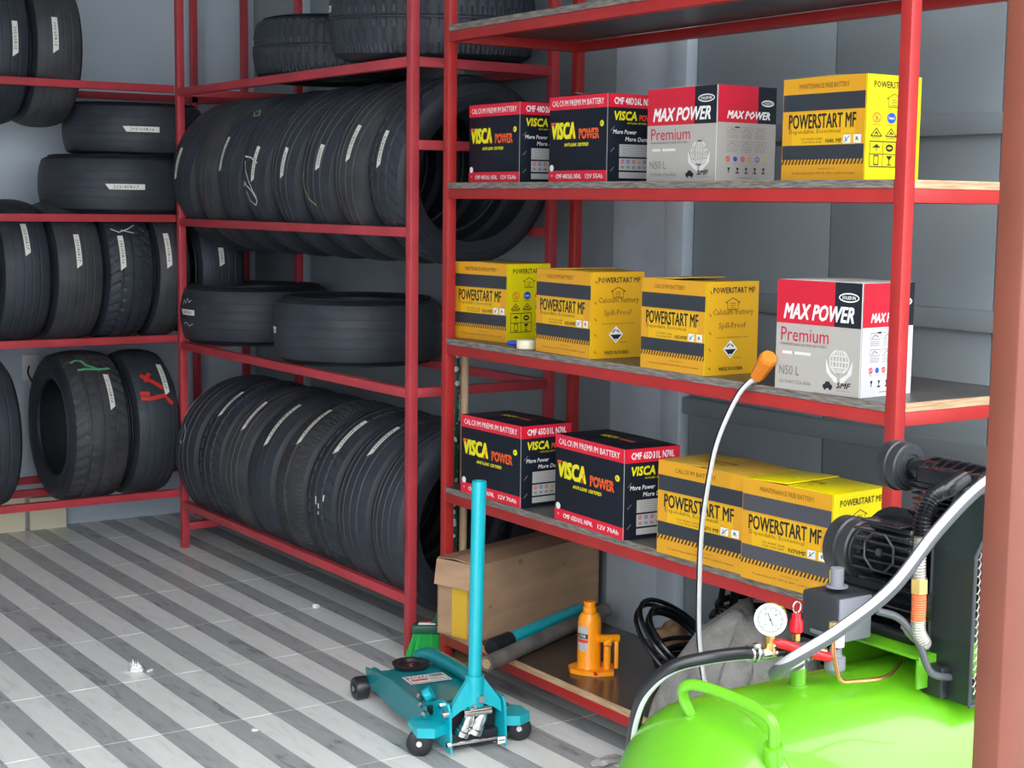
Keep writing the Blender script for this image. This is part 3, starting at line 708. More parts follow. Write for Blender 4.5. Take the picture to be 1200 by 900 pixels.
def maxpower(F, S, W, D, H, kw):
    low = 'm_grey'
    F.rect(0, 0, 1, .605, low, 0); F.rect(0, .605, .68, 1, 'm_red'); F.rect(.68, .605, 1, 1, 'm_navy')
    F.ringp(.84, .87, .115, .012, 'ink_white', 2, 28, ry=.042); F.text('SOLESUN', .765, .855, .15, .03, 'ink_white', bold=.02, res=1)
    F.text('MAX POWER', .085, .645, .82, .145, 'ink_white', bold=.022, shear=.28)
    F.text('Premium', .06, .445, .565, .125, 'm_crimson', bold=.0)
    F.text('MAINTENANCE FREE BATTERY', .06, .405, .55, .022, 'ink_grey', bold=.01, res=1)
    F.rect(.08, .325, .42, .352, 'm_silver'); F.rect(.205, .325, .225, .352, 'ink_faint', 3)
    F.text('N50 L', .05, .135, .24, .085, 'ink_grey', res=2); F.text('12V 50AH CCA 450A', .05, .055, .38, .035, 'ink_grey', res=1)
    # globe held by two hands
    gu, gv, gr = .755, .30, .115; asp = W / H; ry = gr * asp
    F.ringp(gu, gv, gr, .014, 'm_silver', 3, 28, ry=ry)
    for s in (.35, .72): F.ringp(gu, gv, gr * s, .012, 'm_silver', 3, 24, ry=ry)
    F.line([(gu, gv - ry), (gu, gv + ry)], .012, 'm_silver', 3)
    for q in (-.45, 0, .45): hw = gr * math.sqrt(1 - q * q); F.line([(gu - hw, gv + q * ry), (gu + hw, gv + q * ry)], .012, 'm_silver', 3)
    for sg in (-1, 1):
        F.poly([(gu + sg * .155, gv + .02), (gu + sg * .145, gv - .10), (gu + sg * .05, gv - .185), (gu + sg * .012, gv - .19), (gu + sg * .02, gv - .145), (gu + sg * .09, gv - .105), (gu + sg * .125, gv - .04)][::sg], 'm_silver', 4)
    F.poly([(.575, .055), (.685, .055), (.685, .085), (.665, .092), (.65, .115), (.61, .115), (.595, .092), (.575, .085)], 'ink_black', 3)
    F.disc(.60, .052, .014, 'ink_black', 3, 12); F.disc(.66, .052, .014, 'ink_black', 3, 12)
    F.text('SMF', .73, .065, .165, .055, 'ink_black', bold=.02, shear=.3); F.rect(.73, .042, .89, .046, 'ink_grey')
    F.line([(.993, 0), (.993, 1)], .012, 'm_silver', 4)
    S.rect(0, 0, 1, .615, 'm_white' if kw.get('white') else 'm_grey', 0); S.rect(0, .615, .68, 1, 'm_red'); S.rect(.68, .615, 1, 1, 'm_navy')
    S.ringp(.845, .83, .11, .015, 'ink_white', 2, 24, ry=.035); S.text('SOLESUN', .775, .818, .14, .024, 'ink_white', bold=.02, res=1)
    S.text('MAX POWER', .15, .655, .74, .085, 'ink_white', bold=.03, shear=.28, res=1)
    for j in range(2):
        for k in range(3):
            u = .16 + .24 * k; v = .49 - .145 * j
            S.frame(u, v + .02, u + .19, v + .075, .006, 'ink_faint'); S.line([(u + .03, v + .03), (u + .08, v + .06), (u + .15, v + .04)], .012, 'ink_faint')
            for q in range(3): S.rect(u, v - .005 - .016 * q, u + .18, v + .001 - .016 * q, 'ink_faint')
    S.rect(.29, .56, .37, .575, 'ink_black', 3)
    for k, c in enumerate(('ink_red', 'ink_blue', 'ink_red', 'ink_orange', 'ink_blue', 'p_side2')):
        u = .18 + .127 * k
        if k == 1: S.disc(u, .235, .036, c, 2, ry=.026)
        else: S.ringp(u, .235, .038, .012, c, 2, 14, ry=.028)
        if k == 0 or k == 2: S.line([(u - .02, .25), (u + .02, .22)], .012, c, 3)
        S.rect(u - .03, .19, u + .03, .194, 'ink_faint')
    for k in range(5):
        u = .20 + .15 * k
        S.poly([(u - .025, .145), (u + .025, .145), (u + .006, .115), (u - .006, .115)], 'ink_black', 3); S.line([(u, .09), (u, .12)], .012, 'ink_black', 3)
        if k: S.line([(u - .03, .09), (u + .03, .09)], .012, 'ink_black', 3)
    S.rect(.36, .035, .60, .045, 'ink_faint')
Z1, Z2, Z3 = 1.5085, 1.0385, 0.5805
k2 = (1.45 - Z2) / 0.42; k3 = (1.45 - Z3) / 0.883
g1, g2, g3 = 'battery boxes on the upper shelf', 'battery boxes on the middle shelf', 'battery boxes on the lower shelf'
C5 = ('CMF 48D26L N50L', '12V 55Ah'); C7 = ('CMF 65D31L N70L', '12V 70Ah')
carton('battery_box', 'black and red battery box at the left end of the upper shelf', (2.55, 3.735, Z1), 0, .272, .173, .228, 'visca', 'v_navy', g1, (1, 1), codes=C5)
carton('battery_box', 'black and red battery box second from left on the upper shelf, flap lifted', (2.55, 3.325, Z1), 0, .268, .173, .232, 'visca', 'v_navy', g1, (1.5, 1.5), codes=C5, sprung=True)
carton('battery_box', 'red, black and grey battery box on the upper shelf beside the black boxes', (2.55, 2.892, Z1), 0, .268, .19, .231, 'max', 'carton_white', g1, (0.6, 0.6))
carton('battery_box', 'yellow banded battery box alone at the right of the upper shelf', (2.55, 2.412, Z1), 0, .256, .17, .228, 'ps', 'p_top', g1, (1.5, 1), line='MAINTENANCE FREE BATTERY', model='N40 MF')
carton('battery_box', 'yellow banded battery box at the left end of the middle shelf, lemon side', (2.626 * k2, 3.905 * k2, Z2), 7.1, .244, .17, .232, 'ps', 'p_top', g2, (1, 1), line='MAINTENANCE FREE BATTERY')
carton('battery_box', 'yellow battery box with spill-proof side, behind the pen and tape roll', (2.556 * k2, 3.392 * k2, Z2), -1.6, .266, .174, .231, 'ps', 'p_top', g2, (1, 2.5), side='B')
carton('battery_box', 'yellow battery box with spill-proof side, third from left on the middle shelf', (2.554 * k2, 2.920 * k2, Z2), 0.4, .246, .170, .228, 'ps', 'p_top', g2, (-2, 2.5), side='B')
carton('battery_box', 'red, black and grey battery box on the middle shelf behind the near post', (2.566 * k2, 2.414 * k2, Z2), 5, .243, .176, .248, 'max', 'carton_white', g2, (0.6, 0.6), white=True)
carton('battery_box', 'black and red battery box at the left end of the lower shelf', (2.545 * k3, 3.700 * k3, Z3), 1.2, .313, .176, .236, 'visca', 'v_navy', g3, (0.6, 0.6), codes=C7)
carton('battery_box', 'black and red battery box on the lower shelf next to a yellow box', (2.530 * k3, 3.197 * k3, Z3), -2.5, .330, .176, .239, 'visca', 'v_navy', g3, (0.6, 0.6), codes=C7)
carton('battery_box', 'yellow banded battery box on the lower shelf, between black and other yellow box', (2.538 * k3, 2.745 * k3, Z3), 3.2, .300, .176, .236, 'ps', 'p_top', g3, (2, 1.5), model='N70 MF')
carton('battery_box', 'yellow battery box with dotted grey bands at the right of the lower shelf', (2.538 * k3, 2.455 * k3, Z3), 3.2, .276, .178, .238, 'ps', 'p_side', g3, (1, 2.5), line='MAINTENANCE FREE BATTERY', band='p_band_grey', model='N70MF', big='POWERSTART MF')

# small things on the middle shelf
t = thing('marker_pen', 'white marker pen with a blue cap lying on the middle shelf edge', 'pen', (2.55, 3.72, Z2))
m = M1('marker_blue'); m.lathe((2.520, 3.745, Z2 + .0095), (2.555, 3.705, Z2 + .0095), [(0, .004), (.08, .007), (.9, .009), (1, .009)], 14); m.build('cap', t, world=True)
m = M1('white_plastic'); m.lathe((2.555, 3.705, Z2 + .0095), (2.590, 3.668, Z2 + .0095), [(0, .008), (.9, .008), (1, .006)], 14); m.build('barrel', t, world=True)
t = thing('tape_roll', 'roll of cream masking tape lying on the middle shelf beside the pen', 'tape', (2.53, 3.66, Z2))
m = M1('tape_cream'); n = 32; pr = [(.029, 0), (.029, .024), (.018, .024), (.018, 0)]
for r, z in pr:
    for i in range(n): m.v.append((r * math.cos(2 * PI * i / n), r * math.sin(2 * PI * i / n), z))
for k in range(4):
    for i in range(n): m.face([k * n + i, k * n + (i + 1) % n, ((k + 1) % 4) * n + (i + 1) % n, ((k + 1) % 4) * n + i])
o = m.build('tape', t); 
m = MB().use('carton_white')
for r, z in [(.0178, .0005), (.0178, .0235), (.0162, .0235), (.0162, .0005)]:
    for i in range(n): m.v.append((r * math.cos(2 * PI * i / n), r * math.sin(2 * PI * i / n), z))
for k in range(4):
    for i in range(n): m.face([k * n + i, k * n + (i + 1) % n, ((k + 1) % 4) * n + (i + 1) % n, ((k + 1) % 4) * n + i])
m.build('core', t)

# ------------------------------------------------------------------ trolley jack on the floor
def L_(parent):            # builder for parts in the parent's own coordinates
    return MB()
t = thing('trolley_jack', 'teal trolley jack with an upright handle standing on the striped floor', 'jack', (2.19, 3.395, 0), (0, 0, R_(-7.5)))
def part(name, mb, parent=None, **k): return mb.build(name, parent or t, **k)
# frame: two side plates, narrowing to the front, and a top deck
for sg in (-1, 1):
    m = M1('teal_paint')
    a = [(sg * .118, .05, .045), (sg * .118, .05, .118), (sg * .112, .30, .120), (sg * .100, .53, .092), (sg * .098, .53, .045), (sg * .112, .30, .038)]
    b = [(x - sg * .006, y, z) for x, y, z in a]
    m.add(a + b, [list(range(6)), [11 - i for i in range(6)]] + [[i, (i + 1) % 6, 6 + (i + 1) % 6, 6 + i] for i in range(6)]); part('side_plate', m)
m = M1('teal_paint')
P = [(-.117, .09, .113), (.117, .09, .113), (.111, .30, .117), (.098, .44, .104), (-.098, .44, .104), (-.111, .30, .117)]
Q = [(x, y, z - .006) for x, y, z in P]; m.add(P + Q, [list(range(6)), [11 - i for i in range(6)]] + [[i, (i + 1) % 6, 6 + (i + 1) % 6, 6 + i] for i in range(6)])
part('deck', m)
m = M1('teal_paint'); m.tube(spline([(.055, .50, .112), (.072, .46, .128), (.085, .36, .130), (.092, .20, .128), (.092, .13, .115)], 6), .021, 12); part('lifting_arm', m)
m = M1('teal_paint'); m.tube([(-.085, .50, .085), (-.085, .15, .085)], .014, 10); part('tie_bar', m)
m = M1('teal_paint'); m.cyl((0, .425, .080), (0, .425, .104), .046, .050, 28); part('saddle_seat', m)
m = M1('black_plastic'); m.lathe((0, .425, .104), (0, .425, .124), [(0, .030), (.25, .050), (.9, .056), (1, .054), (1, .040), (.55, .034), (.5, .001)], 30, caps=False); part('saddle', m)
m = M1('steel'); m.cyl((0, .425, .114), (0, .425, .1185), .010, n=16); part('bolt', m)
# front wheels and axle
m = M1('steel'); m.cyl((-.135, .525, .034), (.135, .525, .034), .008, n=12); part('axle', m)
for sg in (-1, 1):
    m = M1('black_plastic'); m.lathe((sg * .098, .525, .034), (sg * .138, .525, .034), [(0, .028), (.1, .034), (.85, .034), (1, .030), (1, .016), (.92, .014)], 26); w = part('wheel', m)
    m = M1('steel'); m.cyl((sg * .134, .525, .034), (sg * .141, .525, .034), .009, n=14); part('hub', m, w)
# rear casters on wing brackets
for sg in (-1, 1):
    m = M1('teal_bright')
    P = [(sg * .083, -.010, .084), (sg * .083, .080, .084), (sg * .140, .080, .084), (sg * .168, .050, .084), (sg * .165, -.008, .084), (sg * .125, -.030, .084)]
    Q = [(x, y, z - (.008 if 0 < i < 4 else .026)) for i, (x, y, z) in enumerate(P)]
    m.add(P + Q, [list(range(6)), [11 - i for i in range(6)]] + [[i, (i + 1) % 6, 6 + (i + 1) % 6, 6 + i] for i in range(6)]); part('caster_bracket', m)
    c = Vector((sg * .146, .020, .0345))
    m = M1('black_plastic'); d = Vector((-.50 if sg < 0 else -.35, -.9, 0)).normalized() * .013
    m.lathe(c - d, c + d, [(0, .012), (0, .029), (.12, .0345), (.88, .0345), (1, .029), (1, .012)], 26); w = part('caster_wheel', m)
    m = M1('white_plastic'); m.cyl(c - d * 1.15, c + d * 1.15, .0075, n=14); part('hub', m, w)
    m = M1('black_matte'); m.cyl((sg * .146, .030, .066), (sg * .146, .030, .078), .014, n=16); part('caster_swivel', m)
# rear cheek plates, cross tube, pump pistons, release rod
for sg in (-1, 1):
    m = M1('teal_bright'); x = sg * .080
    pl = [(-.038, .012), (-.030, .118), (-.015, .140), (.030, .142), (.075, .120), (.080, .020)]
    m.prism(pl, 'x', x - .003, x + .003); part('cheek_plate', m)
    m = M1('steel'); m.lathe((x + sg * .003, -.012, .112), (x + sg * .016, -.012, .112), [(0, .013), (.3, .013), (.35, .010), (1, .009)], 6 if sg > 0 else 18); part('bolt', m)
    m = M1('steel'); m.cyl((x + sg * .003, .018, .128), (x + sg * .012, .018, .128), .008, n=6); part('bolt', m)
m = M1('chrome'); m.cyl((-.040, -.020, .112), (.040, -.020, .112), .0125, n=20); part('pivot_tube', m)
m = M1('steel'); m.cyl((-.082, -.034, .036), (.082, -.034, .036), .0042, n=12); m.cyl((-.092, -.034, .036), (-.082, -.034, .036), .008, n=6); part('release_rod', m)
for x in (-.025, .013):
    m = M1('chrome'); a = Vector((x + .010, -.014, .104)); b = Vector((x - .010, .0, .048))
    m.lathe(a, b, [(0, .012), (.2, .016), (.55, .017), (.56, .020), (.72, .020), (.73, .016), (.8, .021), (1, .022)], 22); part('pump_piston', m)
m = M1('black_matte'); m.box((-.074, .0, .014), (.074, .10, .050), .004); part('pump_block', m)
m = M1('black_matte'); m.box((-.074, .020, .050), (.074, .075, .105), .004); part('pump_housing', m)
# handle yoke and handle
m = M1('teal_bright'); 
m.add([(-.074, -.020, .100), (-.070, -.022, .135), (-.022, -.016, .200), (.022, -.016, .200), (.070, -.022, .135), (.074, -.020, .100), (.050, -.024, .118), (0, -.026, .140), (-.050, -.024, .118)] +
      [(-.074, -.008, .100), (-.070, -.006, .135), (-.022, -.002, .200), (.022, -.002, .200), (.070, -.006, .135), (.074, -.008, .100), (.050, -.008, .118), (0, -.008, .140), (-.050, -.008, .118)],
      [list(range(9)), [17 - i for i in range(9)]] + [[i, (i + 1) % 9, 9 + (i + 1) % 9, 9 + i] for i in range(9)])
part('handle_yoke', m)
m = M1('teal_bright'); m.cyl((0, -.006, .125), (0, -.006, .208), .0255, n=26); part('handle_socket', m)
m = M1('teal_bright'); m.lathe((0, -.006, .19), (.006, -.010, .728), [(0, .0175), (.985, .0195), (1, .0185), (1, .015), (.97, .015), (.96, .001)], 28, caps=False); part('handle', m)
m = M1('steel'); m.cyl((.004, -.030, .150), (.004, -.045, .150), .0095, n=18); part('bolt', m)
m = M1('steel'); m.cyl((-.012, -.026, .130), (-.012, -.036, .130), .006, n=12); part('bolt', m)
# lugs and bolts on the left flank
m = M1('teal_bright'); m.cyl((-.085, .125, .122), (-.070, .115, .134), .018, n=20); part('lug', m)
for p, r in (((-.104, .118, .132), .010), ((-.112, .085, .118), .010), ((-.120, .048, .104), .011)):
    m = M1('steel'); m.lathe(Vector(p) - Vector((-.002, .003, .008)), Vector(p) + Vector((-.012, -.016, .004)), [(0, r), (.6, r), (1, r * .45)], 14); part('bolt', m)
# maker's label on the deck
mb = MB(); F = Face2D(mb, lambda u, v, L: (-.075 + u * .125, .245 + v * .07 , .1175 + .0004 * L + v * 0.0006))
F.rect(0, 0, 1, 1, 'ink_white', 0); F.rect(.04, .08, .96, .92, 'ink_grey', 1); F.rect(.06, .12, .94, .62, 'ink_white', 2); F.text('TOTAL', .08, .64, .6, .24, 'ink_white', bold=.03); F.rect(.1, .3, .5, .5, 'ink_red', 3)
for k in range(3): F.rect(.55, .22 + .12 * k, .9, .27 + .12 * k, 'ink_grey', 3)
part('maker_label', mb, smooth=False)
mb = MB(); F = Face2D(mb, lambda u, v, L: (.055 + u * .022, -.0385 - .0004 * L, .020 + v * .018)); F.rect(0, 0, 1, 1, 'ink_white', 0); F.rect(.1, .4, .9, .6, 'ink_grey', 1); part('rating_label', mb, smooth=False)

# ------------------------------------------------------------------ things on the bottom shelf
ZB = 0.1305
# orange bottle jack
t = thing('bottle_jack', 'small orange hydraulic bottle jack standing on the bottom shelf', 'jack', (2.628, 3.462, ZB), (0, 0, R_(-34)))
m = M1('orange_paint')
P = [(-.058, -.030), (-.030, -.052), (.012, -.066), (.064, -.052), (.066, .030), (.030, .048), (-.040, .040), (-.062, .010)]
m.prism(P, 'z', 0.0, .012); part('base_plate', m)
m = M1('orange_paint'); m.lathe((-.004, 0, .010), (-.004, 0, .186), [(0, .036), (.05, .0335), (.72, .0335), (.80, .032), (.90, .024), (.905, .019), (1, .019)], 32); part('cylinder', m)
m = M1('orange_paint'); m.lathe((-.004, 0, .184), (-.004, 0, .202), [(0, .0155), (.55, .0155), (.6, .0175), (.95, .0175), (1, .015)], 26); part('ram_head', m)
m = M1('orange_paint'); m.cyl((.046, -.022, .010), (.046, -.022, .078), .0105, n=18); part('pump_barrel', m)
m = M1('black_matte'); m.cyl((.046, -.022, .074), (.046, -.022, .084), .007, n=14); part('piston', m)
m = M1('orange_paint'); m.cyl((.022, -.032, .102), (.078, -.014, .098), .0115, n=18); part('handle_socket', m)
m = M1('orange_paint'); m.box((.034, -.036, .080), (.058, -.012, .102), .004); part('linkage', m)
m = M1('orange_paint'); m.box((.066, -.026, .012), (.078, -.008, .096), .003); part('link_arm', m)
m = M1('red_plastic'); m.cyl((.010, -.060, .010), (.012, -.071, .010), .005, n=12); part('release_valve', m)
mb = MB(); 
def jf(u, v, L):
    a = R_(198 + 62 * u); return (-.004 + (.0337 + .0003 * L) * math.cos(a), (.0337 + .0003 * L) * math.sin(a), .062 + .075 * v)
F = Face2D(mb, jf)
for k in range(8):
    u = k / 8; F.poly([(u, .12 * abs(u - .5)), (u + .125, .12 * abs(u + .125 - .5)), (u + .125, 1 - .2 * abs(u + .125 - .5)), (u, 1 - .2 * abs(u - .5))], 'panel_grey', 0)
    F.rect(u, .50, u + .125, .68, 'ink_black', 1); F.rect(u, .34, u + .125, .46, 'ink_red', 1)
F.text('2 TON', .2, .53, .6, .12, 'ink_white', 2, bold=.02, res=1)
for k in range(3): F.rect(.2, .12 + .07 * k, .7, .15 + .07 * k, 'ink_black', 1)
part('label', mb, smooth=False)

# open cardboard box
t = thing('cardboard_box', 'long plain cardboard box lying open on the bottom shelf', 'box', (2.508, 3.865, ZB), (0, 0, R_(17)))
LW, LD, LH = .62, .165, .235
m = M1('cardboard'); e = .004
m.box((0, 0, 0), (LW, e, LH)); m.box((LW - e, 0, 0), (LW, LD, LH)); m.box((0, LD - e, 0), (LW, LD, LH)); m.box((0, 0, 0), (LW, LD, e)); m.box((.0, .0, 0), (e, LD, LH))
part('carton', m, smooth=False)
m = M1('cardboard'); o = M1('cardboard'); o.box((-.003, -.003, -.078), (.0015, LD * .98, 0)); ob = part('end_flap', o); ob.location = (-.003, .002, LH); ob.rotation_euler = (0, R_(9), 0)
m = M1('cardboard'); m.box((0, 0, -.003), (LW * .99, LD * .62, .001)); ob = part('top_flap', m); ob.location = (0, 0, LH); ob.rotation_euler = (R_(5), 0, 0)
m = M1('cardboard_edge'); m.box((0, -LD * .45, -.003), (LW * .99, 0, .0005)); ob = part('top_flap', m); ob.location = (0, LD, LH + .004); ob.rotation_euler = (R_(-4), 0, 0)
m = M1('tape_yellow'); m.box((-.0012, .045, .002), (0, .105, .155)); m.box((-.0012, .045, -.0), (0.0, .105, .004)); part('tape', m)
mb = M1('cardboard_edge'); 
for (x, z, r) in ((.20, .215, .012), (.055, .10, .007), (.42, .17, .006)):
    n = 14; mb.add([(x + r * math.cos(2 * PI * i / n) * (1 + .3 * math.sin(3 * i)), -.0006, z + r * .8 * math.sin(2 * PI * i / n)) for i in range(n)], [list(range(n))])
part('stain', mb, smooth=False)['kind'] = 'stuff'

# teal tube with a black end, and the grey pipe in front of it
t = thing('teal_tube', 'teal tube with a black rubber end lying on the bottom shelf by the cardboard box', 'tube', (2.45, 3.66, ZB + .02))
a = Vector((2.445, 3.70, ZB + .034)); b = Vector((2.93, 3.93, ZB + .028)); d = (b - a)
m = M1('black_plastic'); m.lathe(a, a + d * .19, [(0, .010), (0, .022), (.06, .026), (1, .026)], 22); part('grip', m, world=True)
m = M1('teal_bright'); m.cyl(a + d * .18, b, .0215, n=22); part('tube', m, world=True)
t = thing('steel_pipe', 'worn grey pipe lying across the bottom shelf edge in front of the teal tube', 'pipe', (2.30, 3.55, ZB))
a = Vector((2.365, 3.60, ZB + .024)); b = Vector((3.02, 3.90, ZB + .0235)); d = (b - a)
m = M1('pipe_grey'); m.lathe(a, b, [(0, .015), (0, .0225), (.2, .0225), (.5, .0225), (1, .0225)], 22); part('pipe', m, world=True)
m = M1('plywood_raw_edge'); m.cyl(a - d * .001, a + d * .001, .014, n=18); part('pipe_mouth', m, world=True)

# coils of black cable, a brown lump and a grey cloth
def coil(name, label, c, R, turns, r, seed, tiltx=0, tilty=0, col='cable_black', squash=1.0, lift=.012):
    rd = random.Random(seed); P = []
    N = 22
    for i in range(int(N * turns) + 1):
        a = 2 * PI * i / N; q = R * (1 + .09 * math.sin(a * .37 + seed) + rd.uniform(-.01, .01)) * (1 - .10 * (int(i / N) % 3))
        z = r + lift * (i / N) + abs(math.sin(a * .5 + seed)) * .008
        p = Vector((q * math.cos(a) + .012 * math.sin(i * .3), q * math.sin(a) * squash, z))
        p = Euler((R_(tiltx), R_(tilty), 0)).to_matrix() @ p; P.append(p + Vector(c))
    m = M1(col); m.tube(spline(P, 2), r, 8); o = m.build(name); zmin = min(v[2] for v in m.v)
    return tag(o, label, 'cable', 'coils of black cable on the bottom shelf')
coil('cable_coil', 'loose coil of black cable leaning on the bottom shelf beside the bottle jack', (2.72, 3.20, ZB + .105), .145, 5.2, .0065, 1, 34, 26, lift=.007)
coil('cable_coil', 'thick black cable coil lying behind the grey cloth on the bottom shelf', (2.84, 2.99, ZB + .002), .14, 9.0, .009, 2, 2, 0, lift=.030)
coil('cable_coil', 'tangled black cable coil at the back of the bottom shelf', (2.82, 2.72, ZB + .002), .145, 12.0, .010, 5, 0, 2, lift=.026, squash=.9)
coil('cable_coil', 'upright loop of black cable at the back of the bottom shelf', (2.88, 3.07, ZB + .22), .135, 3.2, .008, 7, 66, 24, lift=.012)
coil('cable_coil', 'black cable coil flat on the board between the bottle jack and the wall', (2.86, 3.30, ZB + .002), .105, 4.0, .007, 11, 3, 0, lift=.016)
def lump(name, label, cat, c, size, mt, seed, n=3, amp=.18, flat=True):
    bm = bmesh.new(); bmesh.ops.create_icosphere(bm, subdivisions=n, radius=1.0)
    from mathutils import noise
    for v in bm.verts:
        q = v.co.copy(); k = 1 + amp * noise.noise(q * 1.7 + Vector((seed, 0, 0))) * 2 + amp * .7 * abs(noise.noise(q * 4.3 + Vector((seed, 3, 0))))
        v.co = Vector((q.x * size[0] * k, q.y * size[1] * k, q.z * size[2] * k))
    zm = min(v.co.z for v in bm.verts)
    if flat:
        for v in bm.verts: v.co.z = max(v.co.z, zm * .75)
        zm *= .75
    m = M1(mt); m.addbm(bm, Vector((c[0], c[1], c[2] - zm))); o = m.build(name, angle=180); return tag(o, label, cat)
lump('dirt_lump', 'brown lump at the back of the bottom shelf beside the cables', 'lump', (2.93, 3.46, ZB), (.05, .045, .05), 'cardboard_edge', 3, amp=.25)
# grey cloth heaped over something at the front of the shelf: a draped sheet
def cloth():
    from mathutils import noise
    m = M1('cloth_grey'); nx, ny = 70, 48
    prof = []
    for j in range(ny + 1):
        for i in range(nx + 1):
            u = i / nx; v = j / ny
            y = 2.985 - .50 * u
            # v: 0 front hem .. 1 back hem; body height
            hh = .355 * (math.sin(PI * min(1, max(0, (u * .92 + .06)))) ** .55)
            s = math.sin(PI * min(1, v * 1.0)) ** .6
            x = 2.425 + .36 * v
            z = ZB + .006 + hh * s * (.92 + .10 * math.sin(u * 5 + 1))
            f = .030 * math.sin(u * 30 + v * 9 + 2 * noise.noise(Vector((u * 4, v * 3, 0)))) * (1 - abs(v - .35)) + .05 * noise.noise(Vector((u * 8, v * 6, 1.3))) + .018 * abs(noise.noise(Vector((u * 22, v * 17, 4.1))))
            x += f * .6; z += f * .5
            y += .035 * (v - .2) * math.sin(u * 9) + .05 * (u - .5) * (1 - s)
            m.v.append((max(x, 2.41), y, max(z, ZB + .002 + .001 * (i % 2))))
    for j in range(ny):
        for i in range(nx):
            a = j * (nx + 1) + i; m.face([a, a + 1, a + nx + 2, a + nx + 1])
    o = m.build('cloth', angle=180)
    sm = o.modifiers.new('thickness', 'SOLIDIFY'); sm.thickness = .004; sm.offset = -1
    return tag(o, 'grey dusty cloth heaped at the front of the bottom shelf behind the green tank', 'cloth')
cloth()

# ------------------------------------------------------------------ things in the gap and on the floor
t = thing('broom', 'broom head with bright green bristles standing on the floor between the racks', 'broom', (2.500, 4.150, 0))
m = M1('green_dark'); m.obox((2.500, 4.150, .108), (.095, .042, .030), Euler((0, 0, R_(-35))), .007); part('cap', m, world=True)
m = M1('white_plastic'); m.obox((2.500, 4.150, .124), (.055, .02, .006), Euler((0, 0, R_(-35))), .002); part('cap_label', m, world=True)
rd = random.Random(9); m = MB(); rot = Euler((0, 0, R_(-35))).to_matrix()
for i in range(340):
    u = rd.uniform(-1, 1); w = rd.uniform(-1, 1)
    a = rot @ Vector((u * .042, w * .014, .096)); b = rot @ Vector((u * .062 + rd.uniform(-.003, .003), w * .030, rd.uniform(.004, .014)))
    b.x -= .008
    m.use('green_bristle'); m.cyl(a + Vector((2.5, 4.15, 0)), b + Vector((2.5, 4.15, 0)), .0013, .0013, 4, False)
o = part('bristles', m, world=True, smooth=False); o['kind'] = 'stuff'
m = M1('green_dark'); m.cyl((2.515, 4.142, .115), (2.540, 4.126, .17), .010, n=12); part('handle_stub', m, world=True)
m = M1('floral_film'); m.cyl((2.585, 4.142, .0), (2.591, 4.138, 1.0), .0135, n=16)
tag(m.build('broomstick'), 'broomstick wrapped in green flowered film standing behind the battery rack post', 'broomstick', 'sticks between the racks')
m = M1('wood_stick'); m.cyl((2.622, 4.138, .0), (2.620, 4.130, 1.0), .013, n=16)
tag(m.build('broomstick'), 'plain pale wooden stick standing beside the flowered one between the racks', 'broomstick', 'sticks between the racks')
m = M1('cardboard'); m.obox((2.60, 4.13, .0125), (.20, .22, .024), Euler((0, 0, R_(12))), .002)
tag(m.build('cardboard_slab'), 'flat brown cardboard slab on the floor behind the battery rack post', 'cardboard')
def crumple(name, label, cat, c, s, mt, seed):
    rd = random.Random(seed); m = M1(mt)
    bm = bmesh.new(); bmesh.ops.create_icosphere(bm, subdivisions=2, radius=1)
    for v in bm.verts:
        k = rd.uniform(.55, 1.25); v.co = Vector((v.co.x * s[0] * k, v.co.y * s[1] * k, max(v.co.z, -.35) * s[2] * k))
    zm = min(v.co.z for v in bm.verts); m.addbm(bm, Vector((c[0], c[1], -zm + .0005))); return tag(m.build(name, smooth=False), label, cat)
crumple('plastic_sheet', 'crumpled greyish plastic sheet on the floor beside the green tank', 'plastic', (2.50, 3.02, 0), (.075, .06, .055), 'plastic_sheet', 3)
crumple('plastic_scrap', 'small flat plastic scrap on the floor left of the crumpled sheet', 'plastic', (2.43, 3.12, 0), (.05, .03, .012), 'plastic_sheet', 8)
t = thing('tissue', 'crumpled white tissue lying on the striped floor at the left', 'tissue', (1.685, 4.53, 0))
m = M1('tissue'); rd = random.Random(2)
bm = bmesh.new(); bmesh.ops.create_icosphere(bm, subdivisions=3, radius=1)
for v in bm.verts: k = rd.uniform(.75, 1.15); v.co = Vector((v.co.x * .019 * k, v.co.y * .019 * k, max(v.co.z, -.5) * .014 * k + .0075))
m.addbm(bm)
for i in range(9):
    a = rd.uniform(0, 2 * PI); m.add([(.010 * math.cos(a), .010 * math.sin(a), .012), (.016 * math.cos(a + .6), .016 * math.sin(a + .6), .012), (.018 * math.cos(a + .3), .018 * math.sin(a + .3), rd.uniform(.03, .045))], [(0, 1, 2)])
part('wad', m, smooth=False)
m = M1('tissue'); m.add([(-.055, .01, .001), (-.02, .028, .0015), (-.004, .0, .004), (-.03, -.018, .0012)], [(0, 1, 2, 3)]); m.obox((.035, -.022, .004), (.020, .007, .006), Euler((0, 0, .5))); part('flat_corner', m, smooth=False)
crumple('paper_crumb', 'tiny white paper crumb on the floor in front of the middle rack', 'crumb', (2.499, 4.92, 0), (.014, .010, .012), 'tissue', 5)
o = crumple('paper_crumb', 'thin white scrap on a dark floor strip near the picture bottom', 'crumb', (1.763, 3.842, 0), (.010, .012, .003), 'tissue', 6)

